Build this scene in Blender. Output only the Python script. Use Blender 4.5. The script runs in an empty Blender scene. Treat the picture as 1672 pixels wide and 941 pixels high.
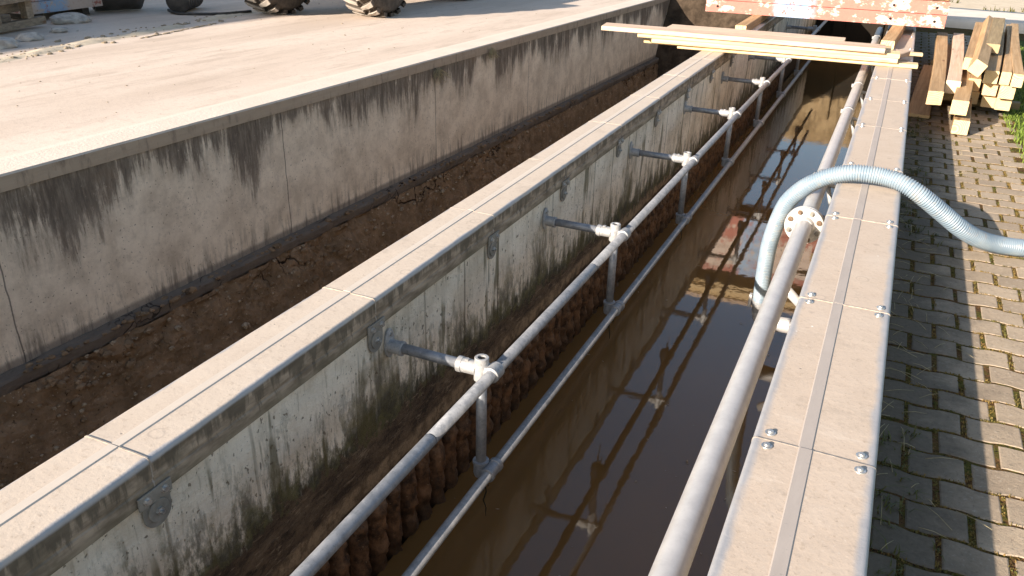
import bpy, bmesh, math, random
from mathutils import Vector, Matrix, noise as N3
R = random.Random(7)
rad = math.radians
sc = bpy.context.scene
COL = sc.collection

# ------------------------------------------------------------------ nodes
class NT:
    def __init__(s, name):
        s.m = bpy.data.materials.new(name); s.m.use_nodes = True
        s.t = s.m.node_tree; s.t.nodes.clear()
        s.o = s.t.nodes.new('ShaderNodeOutputMaterial')
        s.b = s.t.nodes.new('ShaderNodeBsdfPrincipled')
        s.t.links.new(s.b.outputs[0], s.o.inputs[0])
    def n(s, k): return s.t.nodes.new(k)
    def set(s, sock, v):
        if v is None: return
        if hasattr(v, 'is_output'): s.t.links.new(v, sock)
        else:
            if sock.type == 'RGBA' and len(v) == 3: v = (*v, 1)
            sock.default_value = v
    def pos(s): return s.n('ShaderNodeNewGeometry').outputs['Position']
    def obj(s): return s.n('ShaderNodeTexCoord').outputs['Object']
    def rnd(s): return s.n('ShaderNodeObjectInfo').outputs['Random']
    def sep(s, v):
        x = s.n('ShaderNodeSeparateXYZ'); s.set(x.inputs[0], v); return x.outputs
    def comb(s, x=0., y=0., z=0.):
        c = s.n('ShaderNodeCombineXYZ'); s.set(c.inputs[0], x); s.set(c.inputs[1], y); s.set(c.inputs[2], z); return c.outputs[0]
    def vmul(s, v, k):
        x = s.n('ShaderNodeVectorMath'); x.operation = 'MULTIPLY'; s.set(x.inputs[0], v); x.inputs[1].default_value = k; return x.outputs[0]
    def vadd(s, v, k):
        x = s.n('ShaderNodeVectorMath'); x.operation = 'ADD'; s.set(x.inputs[0], v); s.set(x.inputs[1], k); return x.outputs[0]
    def noise(s, v, sc_, det=4., ro=.55, dist=0., col=False):
        x = s.n('ShaderNodeTexNoise'); s.set(x.inputs['Vector'], v); x.inputs['Scale'].default_value = sc_
        x.inputs['Detail'].default_value = det; x.inputs['Roughness'].default_value = ro; x.inputs['Distortion'].default_value = dist
        return x.outputs['Color' if col else 'Fac']
    def vor(s, v, sc_, feat='F1', out='Distance'):
        x = s.n('ShaderNodeTexVoronoi'); x.feature = feat; s.set(x.inputs['Vector'], v); x.inputs['Scale'].default_value = sc_
        return x.outputs[out]
    def math(s, op, a, b=None, clamp=False):
        x = s.n('ShaderNodeMath'); x.operation = op; x.use_clamp = clamp; s.set(x.inputs[0], a)
        if b is not None: s.set(x.inputs[1], b)
        return x.outputs[0]
    def step(s, v, lo, hi):           # smooth step, lo may be above hi
        x = s.n('ShaderNodeMapRange'); x.interpolation_type = 'SMOOTHSTEP'; s.set(x.inputs[0], v)
        if lo <= hi:
            s.set(x.inputs[1], lo); s.set(x.inputs[2], hi); x.inputs[3].default_value = 0; x.inputs[4].default_value = 1
        else:
            s.set(x.inputs[1], hi); s.set(x.inputs[2], lo); x.inputs[3].default_value = 1; x.inputs[4].default_value = 0
        return x.outputs[0]
    def mix(s, f, a, b):
        x = s.n('ShaderNodeMix'); x.data_type = 'RGBA'
        s.set(x.inputs[0], f); s.set(x.inputs[6], a); s.set(x.inputs[7], b); return x.outputs[2]
    def mul(s, a, b): return s.math('MULTIPLY', a, b)
    def add(s, a, b): return s.math('ADD', a, b)
    def inv(s, a): return s.math('SUBTRACT', 1., a)
    def bump(s, h, strength=.5, dist=.01, nrm=None):
        x = s.n('ShaderNodeBump'); x.inputs['Strength'].default_value = strength; x.inputs['Distance'].default_value = dist
        s.set(x.inputs['Height'], h)
        if nrm is not None: s.set(x.inputs['Normal'], nrm)
        return x.outputs[0]
    def out(s, col, rough=.8, metal=0., nrm=None, spec=None):
        s.set(s.b.inputs['Base Color'], col); s.set(s.b.inputs['Roughness'], rough); s.set(s.b.inputs['Metallic'], metal)
        if nrm is not None: s.set(s.b.inputs['Normal'], nrm)
        if spec is not None: s.b.inputs['Specular IOR Level'].default_value = spec
        return s.m

def m_yard():
    t = NT('yard concrete'); p = t.pos()
    st = t.noise(t.vmul(p, (1.2, .16, 1)), 1.0, 5, .6)
    st2 = t.noise(t.vmul(p, (5, .7, 1)), 1.6, 4, .6)
    fine = t.noise(p, 42, 4, .7); mid = t.noise(p, 11, 5, .65)
    big = t.noise(p, .45, 3)
    c = t.mix(t.step(st, .3, .72), (.53, .43, .345), (.67, .56, .465))
    c = t.mix(t.mul(t.step(st2, .50, .70), .6), c, (.45, .36, .285))
    c = t.mix(t.mul(t.step(big, .45, .7), .4), c, (.70, .60, .51))
    c = t.mix(t.mul(t.step(mid, .50, .68), .45), c, (.50, .41, .335))
    c = t.mix(t.mul(t.step(fine, .54, .74), .6), c, (.40, .32, .26))
    pit = t.step(t.noise(p, 29, 2, .5), .71, .74)
    c = t.mix(t.mul(pit, .45), c, (.30, .25, .21))
    x = t.sep(p)[0]
    c = t.mix(t.mul(t.step(t.add(x, t.mul(mid, .05)), -5.06, -5.03), .6), c, (.74, .65, .55))
    line = t.mul(t.step(x, -4.905, -4.895), t.step(x, -4.875, -4.885))
    c = t.mix(t.mul(t.mul(line, t.step(t.noise(t.vmul(p, (1, .8, 1)), 3), .4, .6)), .8), c, (.86, .80, .72))
    h = t.add(t.mul(fine, .6), t.mul(mid, .7))
    return t.out(c, .92, nrm=t.bump(h, .3, .008), spec=.2)

def ztop(y): return -.16 - .0168*(min(max(y, -6), 17.4) - 3.04)

def m_yardwall():
    t = NT('stained concrete'); p = t.pos(); x, y, z = t.sep(p)
    top = t.add(-.16+.0168*3.04-.10, t.mul(y, -.0168))
    d = t.math('SUBTRACT', top, z)                      # metres below the coping
    yz = t.comb(y, t.mul(z, .12), 0.)
    s1 = t.noise(yz, 1.1, 3, .5); s2 = t.noise(yz, 6, 5, .65); s3 = t.noise(yz, 26, 6, .78)
    body = t.noise(p, 3.2, 8, .72); grain = t.noise(p, 60, 4, .7)
    c = t.mix(t.step(body, .3, .68), (.60, .495, .375), (.84, .725, .57))
    c = t.mix(t.mul(t.step(t.noise(p, 13, 5, .7), .5, .7), .3), c, (.33, .26, .20))
    L = t.add(t.mul(t.step(s1, .34, .68), .62), t.mul(s2, .35))
    L = t.math('SUBTRACT', L, .05)
    k = t.math('DIVIDE', d, t.math('MAXIMUM', L, .04))
    fl_ = t.noise(p, 22, 6, .78)
    stain = t.mul(t.step(t.add(k, t.mul(t.math('SUBTRACT', fl_, .5), .5)), 1.25, .15), t.step(t.add(s2, t.mul(s3, .45)), .50, .82))
    stain2 = t.mul(t.step(k, .9, .1), t.step(s1, .36, .55))
    v_ = t.add(t.mul(s2, .5), t.add(t.mul(s3, .35), t.mul(fl_, .15)))
    crisp = t.step(t.math('SUBTRACT', v_, t.mul(t.math('SUBTRACT', k, .55), .22)), .47, .56)
    c = t.mix(t.mul(t.mul(crisp, t.step(k, 1.9, 1.2)), .62), c, (.15, .118, .09))
    c = t.mix(t.mul(stain, t.add(.5, t.mul(t.step(s3, .35, .65), .38))), c, (.10, .08, .062))
    c = t.mix(t.mul(stain2, t.add(.05, t.mul(t.step(s3, .35, .62), .6))), c, (.115, .09, .068))
    thin = t.mul(t.step(s3, .58, .68), t.mul(t.step(d, 1.15, .1), t.step(s1, .35, .55)))
    c = t.mix(t.mul(thin, .6), c, (.10, .08, .062))
    # short damp streaks climbing from the footing
    up = t.math('SUBTRACT', 1.14, d)
    low = t.mul(t.step(up, .34, .02), t.step(t.noise(yz, 16, 5, .7), .46, .66))
    c = t.mix(t.mul(low, .75), c, (.085, .07, .058))
    c = t.mix(t.mul(t.step(t.add(up, t.mul(s3, .03)), .10, .06), .7), c, (.15, .13, .112))
    # rusty patches and construction joints
    c = t.mix(t.mul(t.step(t.noise(p, 1.7, 4), .6, .75), .25), c, (.36, .25, .16))
    fr = t.math('FRACT', t.add(t.mul(y, .37), .42))
    crack = t.mul(t.step(t.math('ABSOLUTE', t.math('SUBTRACT', t.add(fr, t.mul(t.noise(t.comb(0., 0., z), 5, 3), .012)), .5)), .0028, .001), .75)
    c = t.mix(crack, c, (.06, .05, .045))
    c = t.mix(t.mul(t.step(grain, .63, .70), .6), c, (.10, .08, .065))
    c = t.mix(t.mul(t.step(fl_, .62, .70), .4), c, (.72, .61, .5))
    c = t.mix(t.mul(t.step(t.noise(p, 48, 2, .4), .69, .72), .7), c, (.14, .11, .085))
    h = t.add(t.mul(body, .7), t.add(t.mul(grain, .25), t.mul(t.step(t.noise(p, 26, 2, .4), .7, .72), -.5)))
    return t.out(c, .9, nrm=t.bump(h, .5, .012), spec=.25)

def m_coping():
    t = NT('coping concrete'); p = t.pos(); x, y, z = t.sep(p)
    n = t.noise(t.vmul(p, (1, .6, 6)), 4, 5, .6); s = t.noise(t.comb(y, t.mul(z, .3), 0.), 12, 4, .7)
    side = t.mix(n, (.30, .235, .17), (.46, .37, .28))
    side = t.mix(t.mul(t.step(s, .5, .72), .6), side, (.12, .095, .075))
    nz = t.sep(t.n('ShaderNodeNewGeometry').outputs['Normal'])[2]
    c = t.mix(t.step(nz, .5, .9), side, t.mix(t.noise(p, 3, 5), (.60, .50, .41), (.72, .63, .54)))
    return t.out(c, .88, nrm=t.bump(t.noise(p, 40, 4, .6), .4, .01), spec=.25)

def m_footing():
    t = NT('broken footing'); p = t.pos()
    n = t.noise(t.vmul(p, (2, 1, 2)), 6, 6, .7)
    c = t.mix(n, (.085, .07, .057), (.22, .18, .145))
    v = t.vor(t.vadd(p, t.mul(t.noise(p, 5, 3, .6), .2)), 6, 'DISTANCE_TO_EDGE')
    crk = t.mul(t.mul(t.step(v, .04, .01), t.step(t.noise(p, 1.6), .50, .60)), .8)
    c = t.mix(crk, c, (.025, .02, .018))
    return t.out(c, .9, nrm=t.bump(t.add(n, t.mul(crk, -1)), .8, .03), spec=.2)

def m_bank():
    t = NT('brown earth'); p = t.pos(); x, y, z = t.sep(p)
    n = t.noise(p, 5, 7, .65); f = t.noise(p, 34, 5, .7)
    c = t.mix(t.step(n, .25, .75), (.15, .098, .055), (.31, .21, .13))
    c = t.mix(t.mul(t.step(t.noise(t.vmul(p, (1, .5, 1)), 19, 6, .78), .56, .66), .5), c, (.44, .33, .225))
    c = t.mix(t.mul(t.step(t.noise(t.comb(y, t.mul(z, .25), 0.), 7, 5, .65), .5, .7), .6), c, (.17, .125, .085))
    c = t.mix(t.step(f, .63, .70), c, (.44, .36, .27))
    c = t.mix(t.step(f, .40, .32), c, (.035, .02, .012))
    v = t.vor(t.vadd(p, t.mul(t.noise(p, 6, 3, .6), .25)), 4.5, 'DISTANCE_TO_EDGE')
    top = t.add(-.16+.0168*3.04-1.30, t.mul(y, -.0168))
    crk = t.mul(t.mul(t.step(v, .05, .01), t.step(t.noise(p, 1.1), .5, .6)), t.step(t.math('SUBTRACT', top, z), .32, .1))
    c = t.mix(crk, c, (.02, .012, .008))
    gr = t.noise(p, 90, 3, .7)
    h = t.add(t.add(n, t.mul(f, .5)), t.add(t.mul(crk, -1.3), t.mul(gr, .2)))
    return t.out(c, .93, nrm=t.bump(h, .9, .03), spec=.15)

def m_innerwall():
    t = NT('wet line concrete'); p = t.pos(); x, y, z = t.sep(p)
    yz = t.comb(y, t.mul(z, .1), 0.); yz2 = t.comb(y, t.mul(z, .28), 0.)
    body = t.noise(p, 3, 6, .65); grain = t.noise(p, 75, 3, .7); mid = t.noise(p, 16, 6, .72)
    s1 = t.noise(yz, 3.2, 4, .6); s2 = t.noise(yz2, 12, 6, .72); s3 = t.noise(yz, 42, 5, .75)
    c = t.mix(t.step(body, .32, .66), (.66, .555, .42), (.90, .80, .65))
    c = t.mix(t.mul(t.step(mid, .52, .66), .3), c, (.62, .51, .37))
    c = t.mix(t.mul(t.step(s3, .54, .66), .55), c, (.42, .335, .225))
    # board marks
    fr = t.math('FRACT', t.add(t.mul(y, 2.7), t.mul(t.noise(t.comb(0., 0., z), 3, 2), .06)))
    bd = t.step(t.math('ABSOLUTE', t.math('SUBTRACT', fr, .5)), .03, .006)
    c = t.mix(t.mul(bd, t.mul(t.step(s1, .40, .58), .85)), c, (.13, .095, .05))
    # wet line, hanging lower towards the far end, with drips under every wall flange
    base = t.math('MAXIMUM', t.add(-.47, t.mul(y, -.05)), -.86)
    drip = t.math('ABSOLUTE', t.math('SUBTRACT', t.math('FRACT', t.mul(t.math('SUBTRACT', y, 2.42-.8275), 1/1.655)), .5))
    drip = t.step(drip, .13, .0)
    rag = t.add(t.mul(t.math('SUBTRACT', t.noise(t.vmul(p, (1, 1, .8)), 11, 8, .78), .5), .34), t.mul(t.math('SUBTRACT', s1, .5), .20))
    dz = t.math('SUBTRACT', z, t.add(base, rag))            # above the line > 0
    hgt = t.add(t.add(t.mul(t.step(s2, .38, .66), .40), t.mul(s1, .16)), t.mul(drip, t.mul(s2, .5)))
    alg = t.mul(t.step(t.math('DIVIDE', dz, t.math('MAXIMUM', hgt, .03)), 1.05, .0), t.step(t.add(s2, t.add(t.mul(s3, .35), t.mul(mid, .35))), .54, .80))
    c = t.mix(t.mul(alg, .95), c, t.mix(t.step(mid, .38, .66), (.022, .020, .006), (.105, .092, .024)))
    lng = t.noise(yz, 9, 3, .6)
    streak = t.mul(t.step(lng, .565, .62), t.step(t.noise(t.comb(y, z, 0.), 3.1, 4), .36, .52))
    c = t.mix(t.mul(streak, .75), c, t.mix(s3, (.05, .045, .014), (.17, .135, .055)))
    mudn = t.noise(t.vmul(p, (1, .45, 1.3)), 9, 9, .78)
    mud = t.mix(t.step(mudn, .32, .68), (.028, .016, .009), (.19, .125, .073))
    mud = t.mix(t.mul(t.step(t.noise(t.vmul(p, (1, .35, 1.6)), 26, 5, .75), .56, .64), .75), mud, (.33, .24, .155))
    mud = t.mix(t.mul(t.step(t.noise(t.vmul(p, (1, .5, 1.)), 17, 6, .7), .46, .36), .7), mud, (.018, .011, .006))
    mud = t.mix(t.mul(t.step(t.add(z, t.mul(t.math('SUBTRACT', mudn, .5), .12)), -.765, -.795), .8), mud, t.mix(t.step(mid, .35, .62), (.15, .095, .05), (.46, .32, .185)))
    lowd = t.step(t.add(z, t.mul(t.math('SUBTRACT', mudn, .5), .1)), -.85, -.87)
    mud = t.mix(lowd, mud, (.05, .028, .013))
    edge = t.noise(p, 30, 6, .8)
    c = t.mix(t.step(t.add(dz, t.mul(t.math('SUBTRACT', edge, .4), .16)), .02, -.005), c, mud)
    c = t.mix(t.mul(t.step(grain, .64, .70), .75), c, (.13, .10, .06))
    pit = t.step(t.noise(t.vmul(p, (1, 1, .7)), 52, 2, .4), .68, .71)
    c = t.mix(t.mul(pit, t.mul(t.step(dz, .05, .15), .7)), c, (.14, .10, .055))
    h = t.add(t.mul(mudn, 1.2), t.add(t.mul(grain, .4), t.mul(pit, -.7)))
    return t.out(c, t.mix(t.step(dz, .05, -.05), (.85,)*3, (.6,)*3), nrm=t.bump(h, .8, .02), spec=.3)

def m_cap(left):
    t = NT('dusty cap sheet'); p = t.pos(); x, y, z = t.sep(p)
    x0, x1 = (-1.875, -1.63) if left else (-.158, .18)
    n = t.noise(p, 7, 6, .65); f = t.noise(p, 45, 4, .7)
    e = t.math('MINIMUM', t.math('SUBTRACT', x, x0), t.math('SUBTRACT', x1, x))
    e = t.add(e, t.mul(t.math('SUBTRACT', t.noise(t.vmul(p, (1, .5, 1)), 9, 5, .6), .5), .05))
    if left: dust = t.mix(n, (.47, .39, .315), (.58, .50, .415))
    else:    dust = t.mix(n, (.43, .345, .27), (.54, .45, .365))
    g2 = t.noise(p, 95, 4, .75)
    dust = t.mix(t.mul(t.step(f, .54, .70), .5), dust, (.34, .27, .205))
    dust = t.mix(t.mul(t.step(g2, .60, .68), .6), dust, (.26, .205, .16))
    dust = t.mix(t.mul(t.step(g2, .40, .33), .4), dust, (.62, .55, .47))
    dust = t.mix(t.mul(t.step(t.noise(p, 2.1, 4), .52, .72), .35), dust, (.54, .47, .40))
    blot = t.mul(t.step(t.noise(p, 3.3, 7, .75), .54, .64), t.step(t.noise(p, 12, 5, .7), .40, .6))
    dust = t.mix(t.mul(blot, .45), dust, (.33, .275, .225))
    wash = t.step(t.noise(t.vmul(p, (1, 5, 1)), 2.2, 5, .7), .58, .70)
    dust = t.mix(t.mul(wash, .35), dust, (.60, .535, .46))
    vr = t.vor(t.vadd(p, t.mul(t.noise(p, 10, 3), .03)), 4.3)
    ring = t.mul(t.step(vr, .085, .10), t.step(vr, .125, .11))
    dust = t.mix(t.mul(ring, .38), dust, (.30, .25, .21))
    spot = t.step(t.vor(p, 11), .055, .03)
    dust = t.mix(t.mul(spot, .6), dust, (.22, .19, .17))
    white = t.step(t.vor(t.vadd(p, (3.1, 1.7, 0)), 7), .035, .02)
    dust = t.mix(white, dust, (.72, .7, .66))
    met = t.mix(t.noise(p, 14, 5, .6), (.30, .30, .31), (.46, .45, .45))
    topf = t.step(e, .002 if left else .010, .016 if left else .036)
    c = t.mix(topf, met, dust)
    # dirty flank: long horizontal roll lines and short drips
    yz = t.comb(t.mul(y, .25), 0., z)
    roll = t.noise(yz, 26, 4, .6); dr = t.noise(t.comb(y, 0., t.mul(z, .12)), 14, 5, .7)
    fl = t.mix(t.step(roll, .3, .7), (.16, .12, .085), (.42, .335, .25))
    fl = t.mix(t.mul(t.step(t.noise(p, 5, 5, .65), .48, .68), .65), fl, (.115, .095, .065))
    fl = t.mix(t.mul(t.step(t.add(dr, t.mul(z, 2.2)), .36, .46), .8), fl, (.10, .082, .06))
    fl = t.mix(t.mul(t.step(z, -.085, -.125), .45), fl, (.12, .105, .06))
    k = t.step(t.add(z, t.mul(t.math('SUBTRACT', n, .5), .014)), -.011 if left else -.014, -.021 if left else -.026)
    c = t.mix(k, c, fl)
    r = t.mix(t.math('MAXIMUM', topf, k), (.58,)*3, (.8,)*3)
    mt = t.mul(t.inv(t.math('MAXIMUM', topf, k)), .25)
    h = t.add(t.mul(f, .5), t.add(n, t.mul(spot, -1.)))
    return t.out(c, r, metal=mt, nrm=t.bump(h, .35, .006), spec=.25)

def m_band(left):
    t = NT('cap seam band'); p = t.pos()
    n = t.noise(t.vmul(p, (3, .7, 1)), 8, 6, .65)
    c = t.mix(n, (.53, .46, .385), (.64, .565, .48)) if left else t.mix(n, (.34, .295, .26), (.46, .405, .36))
    sp = t.step(t.noise(p, 48, 3, .6), .66, .74)
    c = t.mix(t.mul(sp, .5), c, (.24, .22, .2))
    return t.out(c, .62, metal=.1, nrm=t.bump(n, .15, .004), spec=.4)

def m_galv(name, a, b, rough=.42, metal=.65, rust=0., mot=1.):
    t = NT(name); p = t.pos()
    n = t.noise(p, 14, 6, .65); v = t.noise(p, 55, 4, .7)
    c = t.mix(t.step(n, .3, .7), a, b)
    c = t.mix(t.mul(t.step(v, .53, .66), .55*mot), c, tuple(k*.6 for k in a))
    c = t.mix(t.mul(t.step(v, .44, .36), .4*mot), c, tuple(min(1, k*1.35) for k in b))
    if rust: c = t.mix(t.mul(t.step(t.noise(p, 19, 5, .7), .64, .74), rust), c, (.20, .11, .055))
    r = t.mix(n, (rough-.08,)*3, (rough+.16,)*3)
    return t.out(c, r, metal=metal, nrm=t.bump(t.add(n, t.mul(v, .4)), .12, .004))

def m_rib():
    t = NT('rust crust'); p = t.pos(); z = t.sep(p)[2]
    n = t.noise(p, 16, 6, .7); f = t.noise(p, 70, 4, .7)
    c = t.mix(t.step(n, .32, .66), (.028, .014, .007), (.22, .115, .056))
    c = t.mix(t.step(f, .62, .72), c, (.34, .25, .17))
    c = t.mix(t.mul(t.step(z, -1.12, -1.28), .75), c, (.03, .017, .008))
    return t.out(c, .62, nrm=t.bump(t.add(n, t.mul(f, .4)), .9, .012), spec=.4)

def m_water():
    t = NT('murky brown water'); p = t.pos()
    n = t.noise(t.vmul(p, (1, .55, 1)), 5, 3, .5)
    n2 = t.noise(t.vmul(p, (1, .8, 1)), 26, 2, .5)
    sc1 = t.step(t.vor(t.vadd(p, t.mul(t.noise(p, 8, 2), .1)), 13), .02, .012)
    c = t.mix(t.noise(p, 1.2, 4), (.12, .064, .021), (.165, .09, .031))
    c = t.mix(t.mul(sc1, .25), c, (.2, .17, .13))
    m = t.out(c, .035, nrm=t.bump(t.add(n, t.mul(n2, .18)), .05, .02))
    t.b.inputs['IOR'].default_value = 1.6
    return m

def m_wood(name, a, b, end=False, wear=.3):
    t = NT(name); o = t.obj(); r = t.rnd()
    o = t.vadd(o, t.comb(t.mul(r, 17.), t.mul(r, 31.), t.mul(r, 7.)))
    if end:
        rr = t.math('SINE', t.mul(t.vor(t.vmul(o, (1, .05, 1)), 3.2), 190.))
        n = t.noise(o, 20, 5, .6)
        c = t.mix(t.step(t.add(t.mul(rr, .3), n), .2, .9), a, b)
        return t.out(c, .85, nrm=t.bump(n, .3, .004), spec=.2)
    g = t.noise(t.vmul(o, (26, .9, 26)), 1.6, 6, .62, .6)
    g2 = t.noise(t.vmul(o, (6, .25, 6)), 2.2, 4, .55, 1.2)
    kn = t.step(t.vor(t.vmul(o, (7, 1.6, 7)), 1.0), .16, .04)
    c = t.mix(t.step(g, .35, .68), a, b)
    c = t.mix(t.mul(t.step(g2, .5, .68), .55), c, tuple(k*.62 for k in a))
    c = t.mix(t.mul(kn, .75), c, (.17, .075, .028))
    hsv = t.n('ShaderNodeHueSaturation'); t.set(hsv.inputs['Value'], t.add(.84, t.mul(r, .3))); t.set(hsv.inputs['Color'], c)
    c = hsv.outputs[0]
    dirt_shade = t.step(t.noise(o, 4, 5, .65), .52, .72)
    c = t.mix(t.mul(dirt_shade, wear), c, (.22, .16, .10))
    return t.out(c, .75, nrm=t.bump(g, .22, .004), spec=.25)

def m_redpaint(dark=1., blue_x=None, ax=0):
    t = NT('flaking red paint'); p = t.pos(); c3 = t.sep(p)
    n = t.noise(t.vmul(p, (1, 1, 1.6)), 4.2, 7, .68); n2 = t.noise(p, 17, 6, .7)
    c = t.mix(n2, (.36*dark, .125*dark, .10*dark), (.47*dark, .20*dark, .155*dark))
    fl = t.step(t.add(t.add(n, t.mul(t.math('SUBTRACT', t.rnd(), .5), .22)), t.mul(t.math('SUBTRACT', n2, .5), .25)), .45, .51)
    c = t.mix(fl, c, t.mix(n2, (.52*dark, .40*dark, .33*dark), (.68*dark, .57*dark, .49*dark)))
    if blue_x is not None:
        b = t.mul(t.step(t.math('ABSOLUTE', t.math('SUBTRACT', c3[ax], blue_x)), .30, .16), t.step(n2, .38, .5))
        c = t.mix(t.mul(b, .9), c, (.30*dark, .47*dark, .68*dark))
    sp = t.step(t.noise(p, 30, 4, .6), .66, .70)
    c = t.mix(sp, c, (.13, .08, .05))
    return t.out(c, .7, nrm=t.bump(t.add(t.mul(fl, -.6), n2), .3, .006), spec=.3)

def m_paver():
    t = NT('grey paver'); p = t.pos(); r = t.rnd()
    n = t.noise(p, 6, 5, .6); f = t.noise(p, 62, 5, .8); s = t.vor(p, 60)
    at = t.n('ShaderNodeAttribute'); at.attribute_name = 'tone'
    v = at.outputs['Fac']
    c = t.mix(t.add(t.mul(n, .6), t.mul(v, .45)), (.245, .19, .135), (.47, .375, .27))
    c = t.mix(t.mul(t.step(f, .56, .68), .55), c, (.56, .49, .40))
    c = t.mix(t.mul(t.step(f, .44, .34), .6), c, (.16, .125, .095))
    c = t.mix(t.mul(t.step(t.noise(p, 28, 6, .75), .55, .68), .5), c, (.22, .18, .135))
    c = t.mix(t.mul(t.step(s, .20, .08), t.mul(t.step(t.noise(p, 20), .4, .6), .6)), c, (.16, .14, .12))
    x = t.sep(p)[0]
    dirt_shade = t.mul(t.step(t.add(x, t.mul(t.math('SUBTRACT', t.noise(p, 7, 6, .7), .5), .5)), .66, .34), .88)  # wall-foot dirt, widened and darkened to paint in the cap's shadow strip
    c = t.mix(dirt_shade, c, t.mix(f, (.06, .048, .035), (.17, .14, .105)))
    return t.out(c, .9, nrm=t.bump(t.add(t.mul(f, .7), t.mul(n, .8)), .7, .008), spec=.2)

def m_joint():
    t = NT('mossy joint soil'); p = t.pos()
    n = t.noise(p, 11, 6, .7); f = t.noise(p, 80, 4, .7)
    c = t.mix(t.step(n, .42, .6), (.115, .06, .024), (.085, .08, .016))
    c = t.mix(t.step(f, .56, .70), c, (.24, .155, .055))
    c = t.mix(t.step(f, .46, .38), c, (.025, .018, .01))
    return t.out(c, .95, nrm=t.bump(t.add(n, f), 1., .012), spec=.1)

def m_plain(name, a, b, scale=8., rough=.8, metal=0., bump=.3, dist=.01, spec=.3):
    t = NT(name); p = t.pos()
    n = t.noise(p, scale, 6, .65)
    return t.out(t.mix(t.step(n, .3, .7), a, b), rough, metal=metal, nrm=t.bump(n, bump, dist), spec=spec)

def m_endwall():
    t = NT('ochre stained concrete'); p = t.pos(); z = t.sep(p)[2]
    n = t.noise(p, 3, 6, .7); st = t.noise(t.vmul(p, (1, 1, .15)), 6, 5, .7)
    c = t.mix(t.step(n, .35, .65), (.12, .08, .038), (.33, .24, .135))
    c = t.mix(t.mul(t.step(st, .5, .66), .7), c, (.08, .055, .03))
    c = t.mix(t.step(t.add(z, t.mul(t.math('SUBTRACT', n, .5), .5)), -.22, -.30), c, (.016, .012, .008))
    return t.out(c, .85, nrm=t.bump(n, .5, .02), spec=.2)

def m_hose():
    t = NT('pale blue ribbed plastic'); p = t.pos()
    n = t.noise(p, 9, 5, .6)
    c = t.mix(t.step(n, .35, .7), (.175, .235, .29), (.245, .305, .35))
    c = t.mix(t.mul(t.step(t.noise(p, 26, 5, .75), .54, .66), .5), c, (.33, .30, .255))
    c = t.mix(t.mul(t.step(t.noise(t.vmul(p, (1, 1, .4)), 9, 4, .7), .58, .7), .5), c, (.26, .235, .20))
    return t.out(c, .38, spec=.5)

def m_tyre():
    t = NT('dusty rubber'); p = t.pos()
    n = t.noise(p, 9, 6, .7)
    at = t.n('ShaderNodeAttribute'); at.attribute_name = 'dust'
    c = t.mix(t.step(n, .3, .7), (.05, .042, .035), (.115, .095, .078))
    c = t.mix(t.mul(at.outputs['Fac'], t.step(n, .25, .5)), c, (.46, .41, .355))
    return t.out(c, .85, nrm=t.bump(n, .3, .01), spec=.2)

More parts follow.
